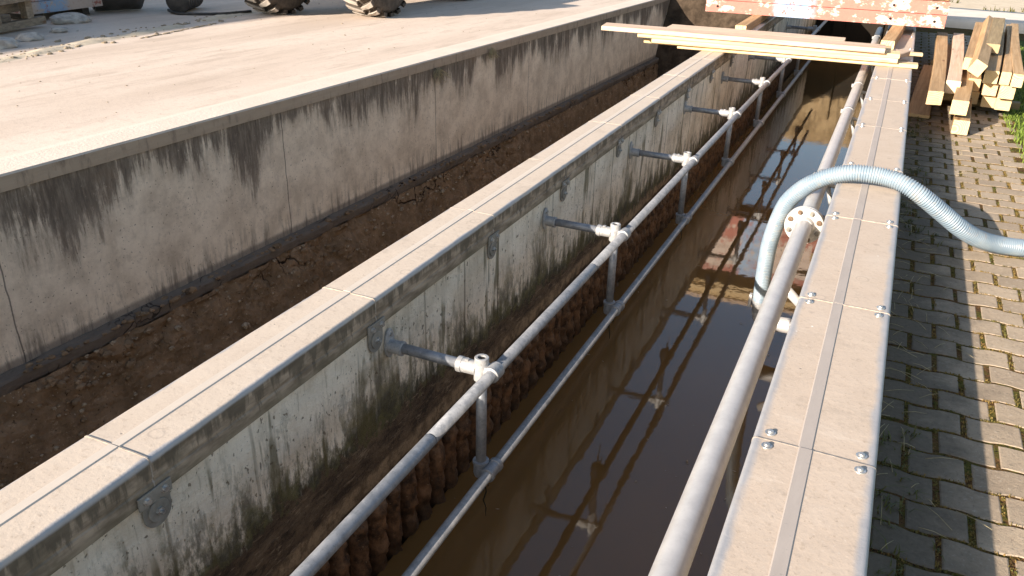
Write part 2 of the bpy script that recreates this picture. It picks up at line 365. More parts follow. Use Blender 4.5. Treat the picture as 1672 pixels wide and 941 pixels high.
MT = dict(
    yard=m_yard(), ywall=m_yardwall(), coping=m_coping(), footing=m_footing(), bank=m_bank(), inner=m_innerwall(),
    capL=m_cap(True), capR=m_cap(False), bandL=m_band(True), bandR=m_band(False),
    rail=m_galv('galvanised tube', (.175, .187, .205), (.285, .292, .305), .46, .35, .12, .8),
    fit=m_galv('cast tube fitting', (.28, .283, .285), (.42, .415, .405), .52, .3, .15),
    steel=m_galv('bracket steel', (.19, .175, .15), (.29, .27, .235), .55, .25, .3, .5),
    seal=m_galv('joint lip', (.30, .26, .22), (.44, .38, .32), .5, .2, .3),
    bolt=m_galv('bolt steel', (.40, .40, .40), (.60, .59, .57), .32, .75, .3),
    rustbolt=m_galv('rusty bolt', (.10, .06, .035), (.20, .13, .08), .7, .2, .9),
    pipe=m_galv('dull pipe', (.47, .455, .445), (.55, .535, .52), .40, .3, .15, .25),
    flange=m_galv('white flange', (.44, .425, .405), (.55, .535, .51), .5, .15, .25),
    darkearth=m_plain('dark earth', (.03, .022, .015), (.085, .062, .043), 4, .95, bump=.8, dist=.04, spec=.1),
    rib=m_rib(), water=m_water(),
    plank=m_wood('sawn plank', (.58, .42, .225), (.70, .54, .33), wear=.10),
    plank2=m_wood('greyed plank', (.58, .42, .30), (.68, .53, .41), wear=.22),
    plankend=m_wood('plank end', (.62, .48, .30), (.76, .62, .42), True),
    beam=m_wood('timber face', (.39, .245, .12), (.52, .35, .19), wear=.3),
    beamend=m_wood('timber end', (.50, .36, .19), (.66, .52, .31), True),
    oldbeam=m_wood('weathered timber', (.24, .175, .09), (.36, .27, .15), wear=.5),
    oldend=m_wood('weathered timber end', (.30, .22, .13), (.42, .33, .2), True),
    pallet=m_wood('old pallet wood', (.21, .165, .12), (.33, .27, .20), wear=.4),
    palletend=m_wood('old pallet end', (.22, .18, .13), (.33, .27, .2), True),
    red=m_redpaint(1., -1.30), red2=m_redpaint(.75, 8.15, 1),
    brownboard=m_wood('bare brown board', (.32, .22, .10), (.44, .32, .17), wear=.5),
    hole=m_plain('dark hole', (.01, .008, .006), (.02, .015, .012)),
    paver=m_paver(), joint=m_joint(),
    grass=m_plain('grass blade', (.09, .15, .018), (.22, .29, .045), 20, .6, spec=.3),
    weed=m_plain('weed leaf', (.05, .06, .013), (.13, .115, .03), 30, .6),
    moss=m_plain('joint moss', (.06, .07, .013), (.24, .15, .045), 9, .8),
    straw=m_plain('dry straw', (.30, .24, .13), (.42, .35, .2), 30, .7),
    soil=m_plain('ground soil', (.24, .19, .13), (.36, .29, .21), 3, .95, bump=.8, dist=.03, spec=.1),
    turf=m_plain('turf base', (.045, .07, .012), (.10, .13, .025), 12, .95, bump=.8, dist=.03, spec=.1),
    sand=m_plain('pale sandy ground', (.50, .42, .31), (.62, .53, .41), 5, .95, bump=.5, dist=.02, spec=.15),
    kerb=m_plain('pale kerb concrete', (.60, .54, .46), (.70, .63, .55), 4, .85, bump=.3, dist=.01),
    endwall=m_endwall(),
    hose=m_hose(), tyre=m_tyre(),
    rim=m_galv('rim grey', (.30, .29, .28), (.42, .41, .40), .5, .3, .2),
    dark=m_plain('dark machine steel', (.035, .032, .03), (.075, .068, .062), 6, .5, .3),
    bucket=m_plain('worn bucket steel', (.10, .094, .09), (.19, .18, .17), 5, .42, .5),
    yellow=m_plain('faded yellow paint', (.50, .32, .04), (.60, .40, .07), 4, .5),
    glass=m_plain('cab glass', (.03, .035, .04), (.05, .055, .06), 2, .08, spec=.6),
    crumb=m_plain('earth stones', (.14, .09, .05), (.42, .33, .23), 40, .9, bump=.5, dist=.01, spec=.15),
    rubble=m_plain('pale rubble', (.30, .27, .24), (.50, .46, .41), 12, .9, bump=.6, dist=.02),
    shade_hall=m_plain('shade hall plaster', (.50, .46, .40), (.58, .54, .48), 2, .9),
    roof=m_plain('shade hall roof sheet', (.25, .12, .08), (.32, .17, .12), 3, .7),
    slime=m_plain('dark weed', (.012, .011, .006), (.03, .026, .012), 30, .5),
)

# ------------------------------------------------------------------ mesh helpers
def box(bm, x0, x1, y0, y1, z0, z1, bev=0., mi=0, mat=None):
    g = bmesh.new()
    bmesh.ops.create_cube(g, size=1)
    for v in g.verts:
        v.co = Vector((x0+(v.co.x+.5)*(x1-x0), y0+(v.co.y+.5)*(y1-y0), z0+(v.co.z+.5)*(z1-z0)))
    if bev: bmesh.ops.bevel(g, geom=g.edges[:], offset=bev, segments=2, affect='EDGES', profile=.6)
    if mat: bmesh.ops.transform(g, matrix=mat, verts=g.verts)
    for f in g.faces: f.material_index = mi
    merge(bm, g)
def merge(bm, g):
    me = bpy.data.meshes.new('tmp'); g.to_mesh(me); g.free(); bm.from_mesh(me); bpy.data.meshes.remove(me)
def frame(d, up=Vector((0, 0, 1))):
    d = d.normalized()
    if abs(d.dot(up)) > .95: up = Vector((0, 1, 0))
    u = d.cross(up).normalized(); return u, u.cross(d).normalized()
def sweep(bm, pts, radii, seg=16, caps=True):
    pts = [Vector(p) for p in pts]; n = len(pts)
    if not hasattr(radii, '__len__'): radii = [radii]*n
    rings = []; u = None
    for i, p in enumerate(pts):
        d = (pts[min(i+1, n-1)] - pts[max(i-1, 0)]).normalized()
        if u is None: u, w = frame(d)
        else:
            u = (u - d*u.dot(d)).normalized(); w = u.cross(d)
        rings.append([bm.verts.new(p + (u*math.cos(a) + w*math.sin(a))*radii[i]) for a in [2*math.pi*k/seg for k in range(seg)]])
    for a, b in zip(rings, rings[1:]):
        for k in range(seg):
            f = bm.faces.new((a[k], a[(k+1) % seg], b[(k+1) % seg], b[k])); f.smooth = True
    if caps:
        bm.faces.new(rings[0][::-1]); bm.faces.new(rings[-1])
def tube(bm, a, b, r, seg=16, n=1):
    a = Vector(a); b = Vector(b)
    sweep(bm, [a.lerp(b, i/n) for i in range(n+1)], r, seg)
def lathe(bm, a, axis, prof, seg=20):      # prof: list of (distance along axis, radius)
    a = Vector(a); d = Vector(axis).normalized(); u, w = frame(d); rings = []
    for t_, r in prof:
        rings.append([bm.verts.new(a + d*t_ + (u*math.cos(2*math.pi*k/seg) + w*math.sin(2*math.pi*k/seg))*r) for k in range(seg)])
    for p, q in zip(rings, rings[1:]):
        for k in range(seg): bm.faces.new((p[k], p[(k+1) % seg], q[(k+1) % seg], q[k]))
    bm.faces.new(rings[0][::-1]); bm.faces.new(rings[-1])
def grid(bm, fn, nu, nv, smooth=True):
    V = [[bm.verts.new(fn(i/nu, j/nv)) for j in range(nv+1)] for i in range(nu+1)]
    for i in range(nu):
        for j in range(nv):
            f = bm.faces.new((V[i][j], V[i+1][j], V[i+1][j+1], V[i][j+1])); f.smooth = smooth
    return V
def wpos(o):
    v = Vector((0, 0, 0))
    while o: v += o.location; o = o.parent
    return v
def obj(name, bm, mats, parent=None, origin=None, norm=True, smooth=None):
    """link bm (world coordinates) as one mesh object whose origin is `origin`"""
    if norm: bmesh.ops.recalc_face_normals(bm, faces=bm.faces[:])
    org = Vector(origin) if origin is not None else (wpos(parent) if parent else Vector((0, 0, 0)))
    bmesh.ops.translate(bm, vec=-org, verts=bm.verts)
    if smooth: 
        for f in bm.faces: f.smooth = True
    me = bpy.data.meshes.new(name); bm.to_mesh(me); bm.free()
    for m in (mats if isinstance(mats, (list, tuple)) else [mats]): me.materials.append(m)
    if smooth:
        try: me.set_sharp_from_angle(angle=rad(40))
        except Exception: pass
    o = bpy.data.objects.new(name, me); COL.objects.link(o)
    if parent: o.parent = parent; o.location = org - wpos(parent)
    else: o.location = org
    return o
def tag(o, label=None, cat=None, group=None, kind=None):
    if label: o['label'] = label
    if cat: o['category'] = cat
    if group: o['group'] = group
    if kind: o['kind'] = kind
    return o
def thing(name, loc, label, cat, group=None):
    o = bpy.data.objects.new(name, None); COL.objects.link(o); o.location = loc; o.empty_display_size = .2
    return tag(o, label, cat, group)
def copy(o, parent, delta, sub=True):
    c = o.copy(); COL.objects.link(c); c.parent = parent; c.location = o.location + Vector(delta)
    for ch in o.children: copy(ch, c, (0, 0, 0))
    return c
B = bmesh.new
def nz(x, y, z, s=1.): return N3.noise(Vector((x*s, y*s, z*s)))

# ------------------------------------------------------------------ camera, light, sky
cam = bpy.data.cameras.new('camera'); co = bpy.data.objects.new('camera', cam); COL.objects.link(co)
cam.sensor_width = 36; cam.lens = 28.88; cam.clip_end = 3000; cam.clip_start = .05
RV, DV, FV = (.90872, .41677, .02308), (.19728, -.3801, -.90366), (-.36785, .82573, -.42763)
mw = Matrix(((RV[0], -DV[0], -FV[0], 0), (RV[1], -DV[1], -FV[1], 0), (RV[2], -DV[2], -FV[2], 1.4), (0, 0, 0, 1)))
co.matrix_world = mw; sc.camera = co

SUN = Vector((1.14, 2.45, -1.0))
sun = bpy.data.lights.new('sun', 'SUN'); so = bpy.data.objects.new('sun', sun); COL.objects.link(so)
sun.energy = 5.0; sun.angle = rad(.5); sun.color = (1., .875, .745)
so.rotation_euler = SUN.to_track_quat('-Z', 'Y').to_euler(); so.location = (-20, -40, 20)
w = bpy.data.worlds.new('World'); sc.world = w; w.use_nodes = True
bg = w.node_tree.nodes['Background']; sky = w.node_tree.nodes.new('ShaderNodeTexSky')
sky.sky_type = 'NISHITA'; sky.sun_disc = False; sky.sun_elevation = rad(20.3); sky.sun_rotation = rad(205); sky.air_density = 1.1; sky.dust_density = 1.2
w.node_tree.links.new(sky.outputs[0], bg.inputs[0]); bg.inputs[1].default_value = .084
vs = sc.view_settings; vs.view_transform = 'Standard'; vs.look = 'None'; vs.exposure = 1.3; vs.gamma = 1; vs.use_curve_mapping = False

# ------------------------------------------------------------------ ground
YW = -4.72                     # face of the yard retaining wall
b = B()
ys = [-200, -6, 17.4, 400]
xs = [-400, -60, -24, -5.4]
for i in range(len(xs)-1):
    for j in range(len(ys)-1):
        q = [(xs[i], ys[j]), (xs[i+1], ys[j]), (xs[i+1], ys[j+1]), (xs[i], ys[j+1])]
        b.faces.new([b.verts.new((x, y, ztop(y)-.004)) for x, y in q])
for j in range(len(ys)-1):
    b.faces.new([b.verts.new((x, y, ztop(y)-.004)) for x, y in ((-5.4, ys[j]), (YW-.02, ys[j]), (YW-.02, ys[j+1]), (-5.4, ys[j+1]))])
bmesh.ops.remove_doubles(b, verts=b.verts, dist=.001)
tag(obj('yard_ground', b, MT['yard']), kind='structure')

b = B()
b.faces.new([b.verts.new(v) for v in ((.165, -200, -.3535), (400, -200, -.3535), (400, 19.4, -.3535), (.165, 19.4, -.3535))])
tag(obj('joint_soil', b, MT['joint']), kind='structure')
b = B()
b.faces.new([b.verts.new(v) for v in ((-5, 19.4, -.402), (400, 19.4, -.402), (400, 400, -.402), (-5, 400, -.402))])
tag(obj('far_ground', b, MT['sand']), kind='structure')
b = B()
b.faces.new([b.verts.new(v) for v in ((-1.62, -6, -1.302), (-.15, -6, -1.302), (-.15, 19.1, -1.302), (-1.62, 19.1, -1.302))])
tag(obj('water', b, MT['water']), kind='structure')
# dark drain floor between the yard wall and the basin wall
b = B()
def drain(u, v):
    x = -4.55 + u*2.72; y = -6 + v*24.5
    return Vector((x, y, -2.3 + .5*max(0, .35-u) + .05*nz(x, y, 0, 2)))
grid(b, drain, 14, 60)
tag(obj('drain_floor', b, MT['bank']), kind='structure')
# earth bank under the footing, crumbling along its top
b = B()
def bank(u, v):
    y = -2 + u*21; zt = ztop(y)-1.26
    z = zt - .06 - v*1.15
    x = -4.625 + .16*v + .022*nz(y, z, 3, 2.4) + .012*nz(y, z, 9, 9) + .012*nz(y, z, 1, 24)
    c = N3.voronoi(Vector((y*3.1, z*4.2, 2)))[0]
    k = max(0, nz(y, 0, 5, .55)+.12)
    x -= .10*k*max(0, .4-v)/.4*(1-min(1, (c[1]-c[0])*5))
    x += .05*k*max(0, .5-v)*(c[0] < .3)
    return Vector((x, y, z))
grid(b, bank, 640, 34, False)
tag(obj('earth_bank', b, MT['bank']), kind='structure')

# pavers: wavy-edged stones in half-offset rows, moss in the joints
PX, PY, ZP = .201, .158, -.35
def wave(x):
    t_ = (x/PX) % 1.0
    s = math.sin(2*math.pi*t_)
    return .0065*max(-1, min(1, s*1.6))
b = B(); tone = b.faces.layers.float.new('tone')
pav = B(); tl = pav.verts.layers.float.new('tone')
x_ref, y_ref = .6125, 4.485
for r in range(-22, 70):
    yc = y_ref + r*PY
    for k in range(-3, 7):
        xc = x_ref + PX*.5 + k*PX + (.5*PX if r % 2 else 0)
        if xc < .20: continue
        if xc > 1.07 + .10*nz(r*.3, 2, 0): continue
        if yc > 15.0: continue
        x0 = max(.19, xc-PX/2+.0078+R.uniform(0, .004)); x1 = xc+PX/2-.0078-R.uniform(0, .004)
        jx, jy, jz, rot = R.gauss(0, .0015), R.gauss(0, .002), R.gauss(0, .0012), R.gauss(0, .006)
        n = 12; lo = []; hi = []
        for i in range(n+1):
            x = x0 + (x1-x0)*i/n; wv = wave(x - x_ref)
            lo.append((x, yc-PY/2+.0070+wv)); hi.append((x, yc+PY/2-.0070+wv))
        ring = lo + hi[::-1]
        cx, cy = sum(p[0] for p in ring)/len(ring), sum(p[1] for p in ring)/len(ring)
        tn = R.random(); tx, ty = max(-.008, min(.008, R.gauss(0, .004))), max(-.008, min(.008, R.gauss(0, .004)))
        def mk(p, ins, z):
            dx, dy = p[0]-cx, p[1]-cy; k_ = 1-ins/.07
            dx *= k_; dy *= k_
            v = pav.verts.new((cx+jx+dx-dy*rot, cy+jy+dy+dx*rot, ZP+jz+z+dx*tx+dy*ty)); v[tl] = tn; return v
        A = [mk(p, 0, -.03) for p in ring]; Bv = [mk(p, 0, -.0028) for p in ring]; Cv = [mk(p, .0035, 0) for p in ring]
        m_ = len(ring)
        for P_, Q_ in ((A, Bv), (Bv, Cv)):
            for i in range(m_): pav.faces.new((P_[i], P_[(i+1) % m_], Q_[(i+1) % m_], Q_[i])).material_index = 1 if P_ is A else 0
        pav.faces.new(Cv)
b.free()
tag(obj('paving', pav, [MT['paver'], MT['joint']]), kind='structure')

# moss, weeds and grass
def blade(bm, x, y, z, h, lean, wd, az=None):
    a = R.uniform(0, 6.283) if az is None else az
    d = Vector((math.cos(a), math.sin(a), 0)); s = Vector((-d.y, d.x, 0))
    p0 = Vector((x, y, z)); p1 = p0 + Vector((0, 0, h*.6)) + d*lean*.35*h; p2 = p0 + Vector((0, 0, h*(1-.35*lean))) + d*lean*h
    v = [bm.verts.new(p0-s*wd), bm.verts.new(p0+s*wd), bm.verts.new(p1+s*wd*.8), bm.verts.new(p1-s*wd*.8), bm.verts.new(p2)]
    bm.faces.new(v[:4]); bm.faces.new((v[3], v[2], v[4]))
b = B()
for _ in range(15000):                       # moss tufts in the joints
    r = R.randint(-20, 68); yc = y_ref + r*PY; x = R.uniform(.2, 1.1)
    if R.random() < .45:
        k = round((x - x_ref - (.5*PX if r % 2 else 0))/PX); x = x_ref + k*PX + (.5*PX if r % 2 else 0) + R.uniform(-.009, .009); y = yc + R.uniform(-.07, .07)
        if x < .2: continue
    else: y = yc - PY/2 + wave(x-x_ref) + R.uniform(-.005, .005)
    if nz(x, y, 4, 2.2) < -.28: continue
    for q in range(3): blade(b, x+R.uniform(-.006, .006), y+R.uniform(-.006, .006), -.3535, R.uniform(.004, .012), R.uniform(.2, 1.), .0022)
tag(obj('joint_moss', b, MT['moss'], norm=False), 'low moss and sprouting weeds growing in the paver joints', 'moss', kind='stuff')
b = B()
for _ in range(330):                        # weeds in the shade at the foot of the wall
    x = .2 + abs(R.gauss(0, .10)); y = R.uniform(1.2, 9)
    if nz(x, y, 8, 1.7) < -.05 or x > .5: continue
    for q in range(R.randint(3, 9)): blade(b, x+R.gauss(0, .012), y+R.gauss(0, .012), -.36, R.uniform(.02, .06), R.uniform(.5, 1.5), .0026)
tag(obj('wall_foot_weeds', b, MT['weed'], norm=False), 'straggling weeds and grass at the shaded foot of the capped wall', 'weeds', kind='stuff')
b = B()
for _ in range(240):
    x = .2 + abs(R.gauss(0, .14)); y = R.uniform(1.2, 9)
    a = R.uniform(0, 6.28); L = R.uniform(.04, .13); z = -.343
    p = Vector((x, y, z)); d = Vector((math.cos(a), math.sin(a), R.uniform(0, .25)))
    sweep(b, [p, p+d*L*.5+Vector((0, 0, .006)), p+d*L], [.0012, .0012, .0006], 4)
tag(obj('dry_straw', b, MT['straw'], norm=False), 'scattered dry straw and stalks on the shaded pavers', 'straw', kind='stuff')
b = B()
b.faces.new([b.verts.new((x, y, -.352)) for x, y in ((1.12, -40), (60, -40), (60, 11.2), (1.12, 14.9))])
tag(obj('turf', b, MT['turf']), kind='structure')
b = B()
for _ in range(17000):
    y = R.uniform(1.0, 14.0); x = 1.05 + .05*nz(0, y, 3, 1.3) + abs(R.gauss(0, .6))
    if x > 3.6: continue
    blade(b, x, y, -.355, R.uniform(.025, .06), R.uniform(.2, 1.1), .0032)
tag(obj('grass', b, MT['grass'], norm=False), 'short sunlit grass at the right edge of the paving', 'grass', kind='stuff')

# ------------------------------------------------------------------ yard retaining wall
T = thing('retaining_wall', (YW-.2, 7, -1.7), 'tall grey concrete yard wall with black run-off streaks above the brown earth', 'wall')
b = B()
NY = 120
def yw(u, v):
    y = -3 + u*22; zt = ztop(y)-.10
    return Vector((YW-.012 + .004*nz(y, v, 2, 3), y, zt + v*(-1.36)))
grid(b, yw, NY, 10)
grid(b, lambda u, v: Vector((YW-.3, -3+u*22, ztop(-3+u*22)-.11-v*1.3)), 20, 1)
obj('wall_face', b, MT['ywall'], T, norm=False)
def coping_run(y0, y1):
    g = B(); n = max(2, int((y1-y0)/.25)); prev = None
    for i in range(n+1):
        y = y0+(y1-y0)*i/n; z = ztop(y)
        jx = .003*nz(y, 1, 1, 4)
        ring = [g.verts.new(p) for p in ((YW-.28, y, z-.11), (YW+jx, y, z-.105), (YW+jx, y, z-.012), (YW-.012, y, z), (YW-.28, y, z))]
        if prev:
            for k in range(5): g.faces.new((prev[k], prev[(k+1) % 5], ring[(k+1) % 5], ring[k]))
        else: g.faces.new(ring[::-1])
        prev = ring
    g.faces.new(prev); return g
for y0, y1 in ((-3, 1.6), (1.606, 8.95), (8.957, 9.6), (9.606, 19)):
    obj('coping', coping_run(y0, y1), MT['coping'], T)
b = B()
def foot(u, v):
    y = -3 + u*22; zt = ztop(y)-1.235
    e = .085 + .02*nz(y, 0, 7, 2) + .015*nz(y, 3, 7, 9) - .06*max(0, nz(y, 9, 1, 3.1)-.25)
    prof = [(0, .012), (.35, .006), (.8, 0), (1, -.018), (.97, -.05), (.9, -.09)]
    k = v*(len(prof)-1); i = min(int(k), len(prof)-2); f = k-i
    a = prof[i][0]*(1-f)+prof[i+1][0]*f; z = prof[i][1]*(1-f)+prof[i+1][1]*f
    return Vector((YW + e*a, y, zt + z + .008*nz(y, a, 3, 6)))
grid(b, foot, 500, 10, False)
obj('footing', b, MT['footing'], T, norm=False)
# small dead plants hanging from the joint near the coping
for (y, z) in ((8.35, -.40), (9.75, -.37)):
    b = B()
    for _ in range(46):
        a = R.uniform(-1.9, 1.2); L = R.uniform(.06, .24)
        p = Vector((YW+.005, y+R.uniform(-.05, .05), z+R.uniform(-.02, .05)))
        d = Vector((.35, math.sin(a), -abs(math.cos(a))*.5+.15))
        pts = [p + d*L*t_ + Vector((.02*R.uniform(-1, 1), .02*R.uniform(-1, 1), -.05*t_*t_)) for t_ in (0, .35, .7, 1)]
        sweep(b, pts, [.003, .0025, .002, .001], 4)
    lab = ('dry twiggy plant hanging from the coping joint of the yard wall, nearer one', 'dry twiggy plant under the coping beyond the joint, farther one')[y > 9]
    tag(obj('dry_plant', b, MT['straw'], origin=(YW, y, z)), lab, 'plant', 'dry plants on the yard wall')

# ------------------------------------------------------------------ basin walls with bolted caps
def cap_profile(x0, x1, r=.0125, h=.125):
    pr = [(x0, -h), (x0, -.082), (x0+.004, -.078), (x0+.004, -.070), (x0, -.066), (x0, -r-.004)]
    for k in range(5): a = math.pi - k*math.pi/8; pr.append((x0+r+r*math.cos(a), -r+r*math.sin(a)))
    for q in (.003, .012): pr.append((x0+r+q, .0))
    n = 5
    for i in range(1, n): pr.append((x0+r+(x1-x0-2*r)*i/n, .0008))
    for q in (.012, .003): pr.append((x1-r-q, .0))
    for k in range(5): a = math.pi/2 - k*math.pi/8; pr.append((x1-r+r*math.cos(a), -r+r*math.sin(a)))
    pr += [(x1, -r-.004), (x1, -.066), (x1-.004, -.070), (x1-.004, -.078), (x1, -.082), (x1, -h)]; return pr
def extrude(g, prof, y0, y1, n=6, close=True, warp=None):
    prev = None
    for i in range(n+1):
        y = y0+(y1-y0)*i/n
        ring = [g.verts.new((x, y, z + (warp(x, y) if warp else 0))) for x, z in prof]
        if prev:
            for k in range(len(ring) - (0 if close else 1)):
                f = g.faces.new((prev[k], prev[(k+1) % len(ring)], ring[(k+1) % len(ring)], ring[k])); f.smooth = True
        else: first = ring
        prev = ring
    if close: g.faces.new(first[::-1]); g.faces.new(prev)
def screw(x, y, z, par):
    g = B(); bmesh.ops.create_cone(g, cap_ends=True, segments=18, radius1=.0165, radius2=.0155, depth=.003, matrix=Matrix.Translation((x, y, z+.0025)))
    u = R.uniform(0, 1)
    lathe(g, (x, y, z+.004), (0, 0, 1), [(0, .0095), (.004, .009), (.0065, .0065), (.0072, .003)], 12)
    return obj('screw', g, MT['bolt'], par, origin=(x, y, z), smooth=True)
def capped_wall(T, x0, x1, joints, mcap, mband, bx, screws):
    protos = None
    for i in range(len(joints)-1):
        y0, y1 = joints[i]+.0022, joints[i+1]-.0022
        g = B(); dz = R.uniform(-.0012, .0012)
        extrude(g, cap_profile(x0, x1), y0, y1, 8, True, lambda x, y: dz + .0015*nz(x*3, y, i, 2.3))
        c = obj('cap_panel', g, mcap, T, origin=(0, (y0+y1)/2, 0), smooth=True)
        g = B(); wv = R.uniform(-.003, .003)
        extrude(g, [(bx[0]+wv, -.002), (bx[0]+wv+.004, .0018), (bx[1]+wv-.004, .0018), (bx[1]+wv, -.002)], y0, y1, 8, True, lambda x, y: dz + .0025 + .0015*nz(x*3, y, i, 2.3))
        obj('seam_band', g, mband, c, smooth=True)
        if screws:
            for yy in (y0+.034, y1-.034):
                for xx in (x0+.044, x1-.040): screw(xx+R.uniform(-.003, .003), yy+R.uniform(-.003, .003), dz, c)
        elif i in (0, 2, 4):
            pass
        # dark sealing strip in the joint, a little below the sheets
        g = B(); extrude(g, cap_profile(x0-.0012, x1+.0012, .0135, .12), joints[i+1]-.0032, joints[i+1]+.0012, 1, True, lambda x, y: .0022)
        obj('joint_seal', g, MT['seal'], T, smooth=True)
LJ = [-.86, .2, 1.26, 2.37, 3.42, 4.40, 5.46, 6.45, 7.45, 8.47, 9.5, 10.5, 11.5, 12.5, 13.5, 14.6, 16.0, 17.5, 19.1]
RJ = [-1.06, 0., 1.06, 2.11, 3.16, 4.22, 5.22, 6.32, 7.32, 8.32, 9.34, 10.36, 11.4, 12.4, 13.4, 14.6, 16.0, 17.5, 19.1]
XL0, XL1, XR0, XR1 = -1.875, -1.63, -.158, .18
T = thing('basin_wall', ((XL0+XL1)/2, 7, -1.4), 'pale capped basin wall with algae streaks and a brown wet line over dark ribs', 'wall', 'capped walls of the water basin')
WL = T
b = B()
WX = XL1-.014
grid(b, lambda u, v: Vector((WX + .003*nz(u*18, v, 1, 3) + (.006*nz(u*40, v*3, 4) if v > .5 else 0), -3+u*22, -.10 - v*.79)), 160, 16)
box(b, XL0+.012, WX-.01, -3, 19.1, -2.5, -.11)
grid(b, lambda u, v: Vector((WX-.03, -3+u*22, -.86-v*.6)), 20, 1)
obj('concrete_face', b, MT['inner'], T, norm=False)
capped_wall(T, XL0, XL1, LJ, MT['capL'], MT['bandL'], (-1.779, -1.741), False)
b = B()                                       # crusted ribs at the water line
y = -.6; i = 0
while y < 14.5:
    w_ = R.uniform(.082, .104); ph = R.uniform(0, 50); top = -.885 + R.uniform(-.02, .012)
    def rib(u, v, y=y, w_=w_, ph=ph, top=top):
        a = math.pi*u; z = top - v*(.50)
        bul = 1 + .38*nz(ph, z, 1, 13) + .24*nz(ph+u*2, z, 4, 30)
        dep = .062*bul*min(1, v*9+.15)
        yy = y + w_/2 - math.cos(a)*w_/2*(1+.12*nz(ph, z, 8, 12))
        return Vector((WX-.022 + dep*math.sin(a)**.55 + .007*nz(yy, z, 2, 42), yy, z + (.02*math.sin(a) if v == 0 else 0)))
    grid(b, rib, 9, 34)
    y += R.uniform(.122, .138); i += 1
obj('rusty_ribs', b, MT['rib'], T, norm=False)
# hold-down brackets at every joint of the left cap
def bracket(y):
    y -= .056
    x = XL1+.0025
    g = B(); box(g, x, x+.006, y-.012, y+.105, -.135, -.093, .002)
    pr = obj('joint_bracket', g, MT['steel'], WL, origin=(x, y, -.1))
    g = B()
    pts = [(y+.006, -.135), (y+.104, -.135)]
    cz = -.182; rr = .049; cy = y+.055
    pts += [(cy+rr*math.cos(a), cz+rr*math.sin(a)) for a in [-k*math.pi/12 for k in range(13)]]
    vs0 = [g.verts.new((WX+.003, p, q)) for p, q in pts]; vs1 = [g.verts.new((WX+.0085, p, q)) for p, q in pts]
    g.faces.new(vs0[::-1]); g.faces.new(vs1)
    for k in range(len(pts)): g.faces.new((vs0[k], vs0[(k+1) % len(pts)], vs1[(k+1) % len(pts)], vs1[k]))
    obj('tongue_plate', g, MT['steel'], pr)
    g = B(); lathe(g, (WX+.008, cy, cz+.004), (1, 0, 0), [(0, .036), (.005, .036), (.007, .034)], 24)
    obj('washer', g, MT['steel'], pr, smooth=True)
    g = B()
    lathe(g, (WX+.014, cy, cz+.004), (1, 0, 0), [(0, .013), (.008, .012), (.009, .006), (.018, .006)], 6)
    for yy in (y+.016, y+.078): lathe(g, (x+.006, yy, -.114), (1, 0, 0), [(0, .0125), (.003, .0125), (.0031, .0085), (.011, .008)], 8)
    obj('bolt', g, MT['bolt'], pr)
    return pr
bp = bracket(LJ[2])
for yj in LJ[1:2] + LJ[3:14]: copy(bp, WL, (0, yj-LJ[2], 0))
T = thing('basin_wall', ((XR0+XR1)/2, 7, -1.4), 'tan capped basin wall with screwed sheets between the big pipe and the pavers', 'wall', 'capped walls of the water basin')
b = B(); box(b, XR0+.012, XR1-.012, -3, 19.1, -2., -.11)
obj('concrete_face', b, MT['inner'], T)
capped_wall(T, XR0, XR1, RJ, MT['capR'], MT['bandR'], (-.030, .012), True)
T = thing('end_wall', (-1, 19.3, -2), 'ochre stained concrete wall closing the far end of the water basin', 'wall')
b = B(); box(b, -2.3, .2, 19.15, 19.5, -2.4, .75, .01)
obj('wall_body', b, MT['endwall'], T)
for x, z in ((-1.3, .2), (-.55, .55)):
    b = B(); box(b, x, x+.22, 19.08, 19.147, -1.4, z, .004); obj('pilaster', b, MT['endwall'], T)
b = B()
def endb(u, v):
    x = -4.8 + u*2.95; return Vector((x, 17.4 + v*1.6 + .2*nz(x, v, 3, 1.4), -2.4 + v*2.15 + .12*nz(x, v*2, 1, 2.5)))
grid(b, endb, 40, 30); tag(obj('end_bank', b, MT['darkearth']), kind='structure')  # very dark earth colour over the whole bank
